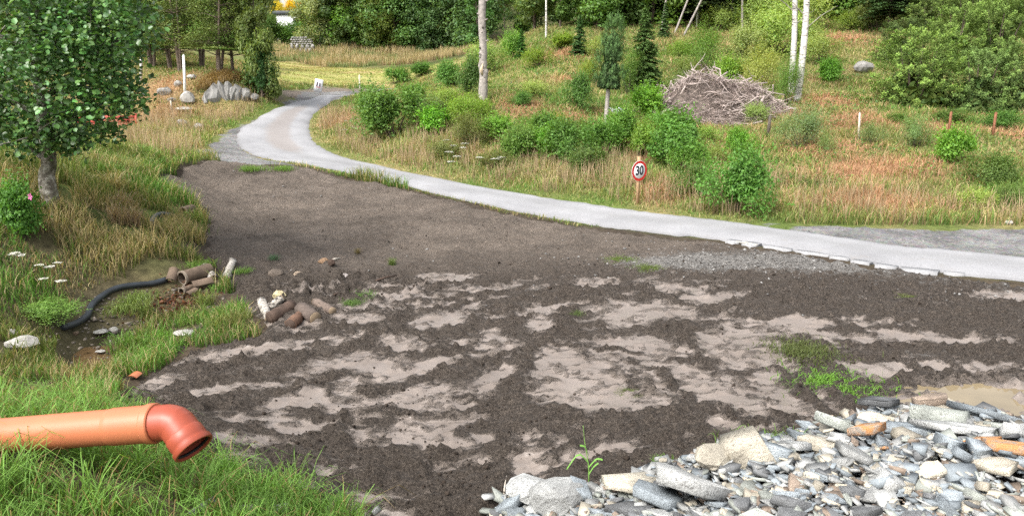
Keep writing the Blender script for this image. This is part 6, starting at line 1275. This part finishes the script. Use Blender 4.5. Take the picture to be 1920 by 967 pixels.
# white umbel flowers
M['petal'] = plain('white_petal', (.72, .70, .62), .7, .1, 20, .2)
def umbel_meshes(seed):
    r = np.random.default_rng(seed); st = MB(); hd = MB(); H_ = 1.0; tube([(0, 0, -.05), (.02, 0, .5), (.0, .02, 1.0)], [.012, .010, .007], 5, False, mb=st)
    for k in range(26):
        a = r.uniform(0, 6.28); q = r.random() ** .5 * .13; e = np.array([math.cos(a) * q, math.sin(a) * q, 1.06 - q * .35]); tube([(0, .02, 1.0), e], [.004, .002], 3, False, mb=st)
        for j in range(7): c = e + r.normal(0, .012, 3); hd.add([c + (-.011, -.011, 0), c + (.011, -.011, .003), c + (.011, .011, 0), c + (-.011, .011, .003)], [[0, 1, 2, 3]])
    return st.build('stem', plain('umbel_stem', (.16, .25, .07), .6, .1, 5, .1)), hd.build('flower_head', M['petal'])
UMB = [umbel_meshes(600 + k) for k in range(3)]
for k, (px, py, hpx, s, lab, grp) in enumerate([(78,528,30,1,'white umbel flower on the ditch bank left of the black hose','white flowers on the ditch bank'),(97,530,30,1.2,'white umbel flower on the ditch bank left of the black hose','white flowers on the ditch bank'),(112,525,32,1,'white umbel flower on the ditch bank left of the black hose','white flowers on the ditch bank'),(86,552,30,1,'white umbel flower on the ditch bank left of the black hose','white flowers on the ditch bank'),(118,556,30,1.2,'white umbel flower on the ditch bank left of the black hose','white flowers on the ditch bank'),(32,508,32,1.5,'broad creamy umbel flower in front of the bramble bush',None),(44,512,34,1.3,'creamy umbel flower beside the broad one before the bramble bush',None)]
  + [(x_, y_, 26, 2.4, 'white flowering umbel on the road verge below the thicket', 'white flowers on the verge') for x_, y_ in [(850,300),(868,304),(842,312),(858,320),(900,322),(928,325),(940,322),(838,290),(846,330),(872,296)]] + [(x_, y_, 22, 1.8, 'white flower in the tall grass left of the large round bush', 'white flowers at the inner bend') for x_, y_ in [(650,250),(662,262),(648,266),(668,246)]]):
    p = hit(px, py); m_ = mpp(p); t = thing('umbel_flower', lab, 'flower', p, rt.uniform(0, 6), grp, (s * .5, s * .5, hpx * m_)); st, hd = UMB[k % 3]; obj('stem', st, t); obj('flower_head', hd, t)
# broad-leaved weed by the hose
p = hit(95, 600); t = thing('weed_plant', 'light green feathery weed at the left of the black hose', 'plant', p, 0, None, (.62, .5, .3)); obj('foliage', BUSH[4]['foliage'], t, color=(.22, .38, .08)); obj('stem', BUSH[4]['stem'], t)

# stream gravel in the ditch bed
n = 1000; q = hit(255, 600); x = rg.normal(q[0], 1.1, n); y = rg.normal(q[1], .9, n); m = (sdf(x, y, MUD) > .15) & (Hq(x, y) < q[2] + .35); x, y = x[m], y[m]; ss = np.clip(rg.lognormal(-4.1, .5, len(x)), .008, .06)
tag(lumps('ditch_gravel', x, y, Hq(x, y) + ss * .2, ss, rg.uniform(.05, .22, (len(x), 1)) * np.array((1, .85, .7)), M['pebble'], seed=12), 'brown stones and gravel on the ditch bed', 'gravel', kind='stuff')
# straw overhang above the rock shelf
n = 5000; f = rg.random(n); pxs = 380 + 100 * f; pys = np.interp(f, [0, .3, .55, .8, 1], [168, 154, 146, 156, 172]); bq = np.array([hit(a_, b_) for a_, b_ in zip(np.linspace(380, 480, 40), np.interp(np.linspace(0, 1, 40), [0, .3, .55, .8, 1], [166, 152, 145, 155, 170]))]); k = rg.integers(0, 40, n); x = bq[k, 0] + rg.normal(0, .25, n); y = bq[k, 1] + rg.normal(.1, .3, n)
grass_obj('shelf_grass', 'brown dry grass hanging over the rock face of the mound', rg, np.stack([x, y, np.maximum(Hq(x, y), bq[k, 2] - .1)], 1), rg.uniform(.2, .5, n), np.full(n, .03), np.array((.36, .25, .11)) * rg.uniform(.6, 1.2, (n, 1)), lean=1.0)
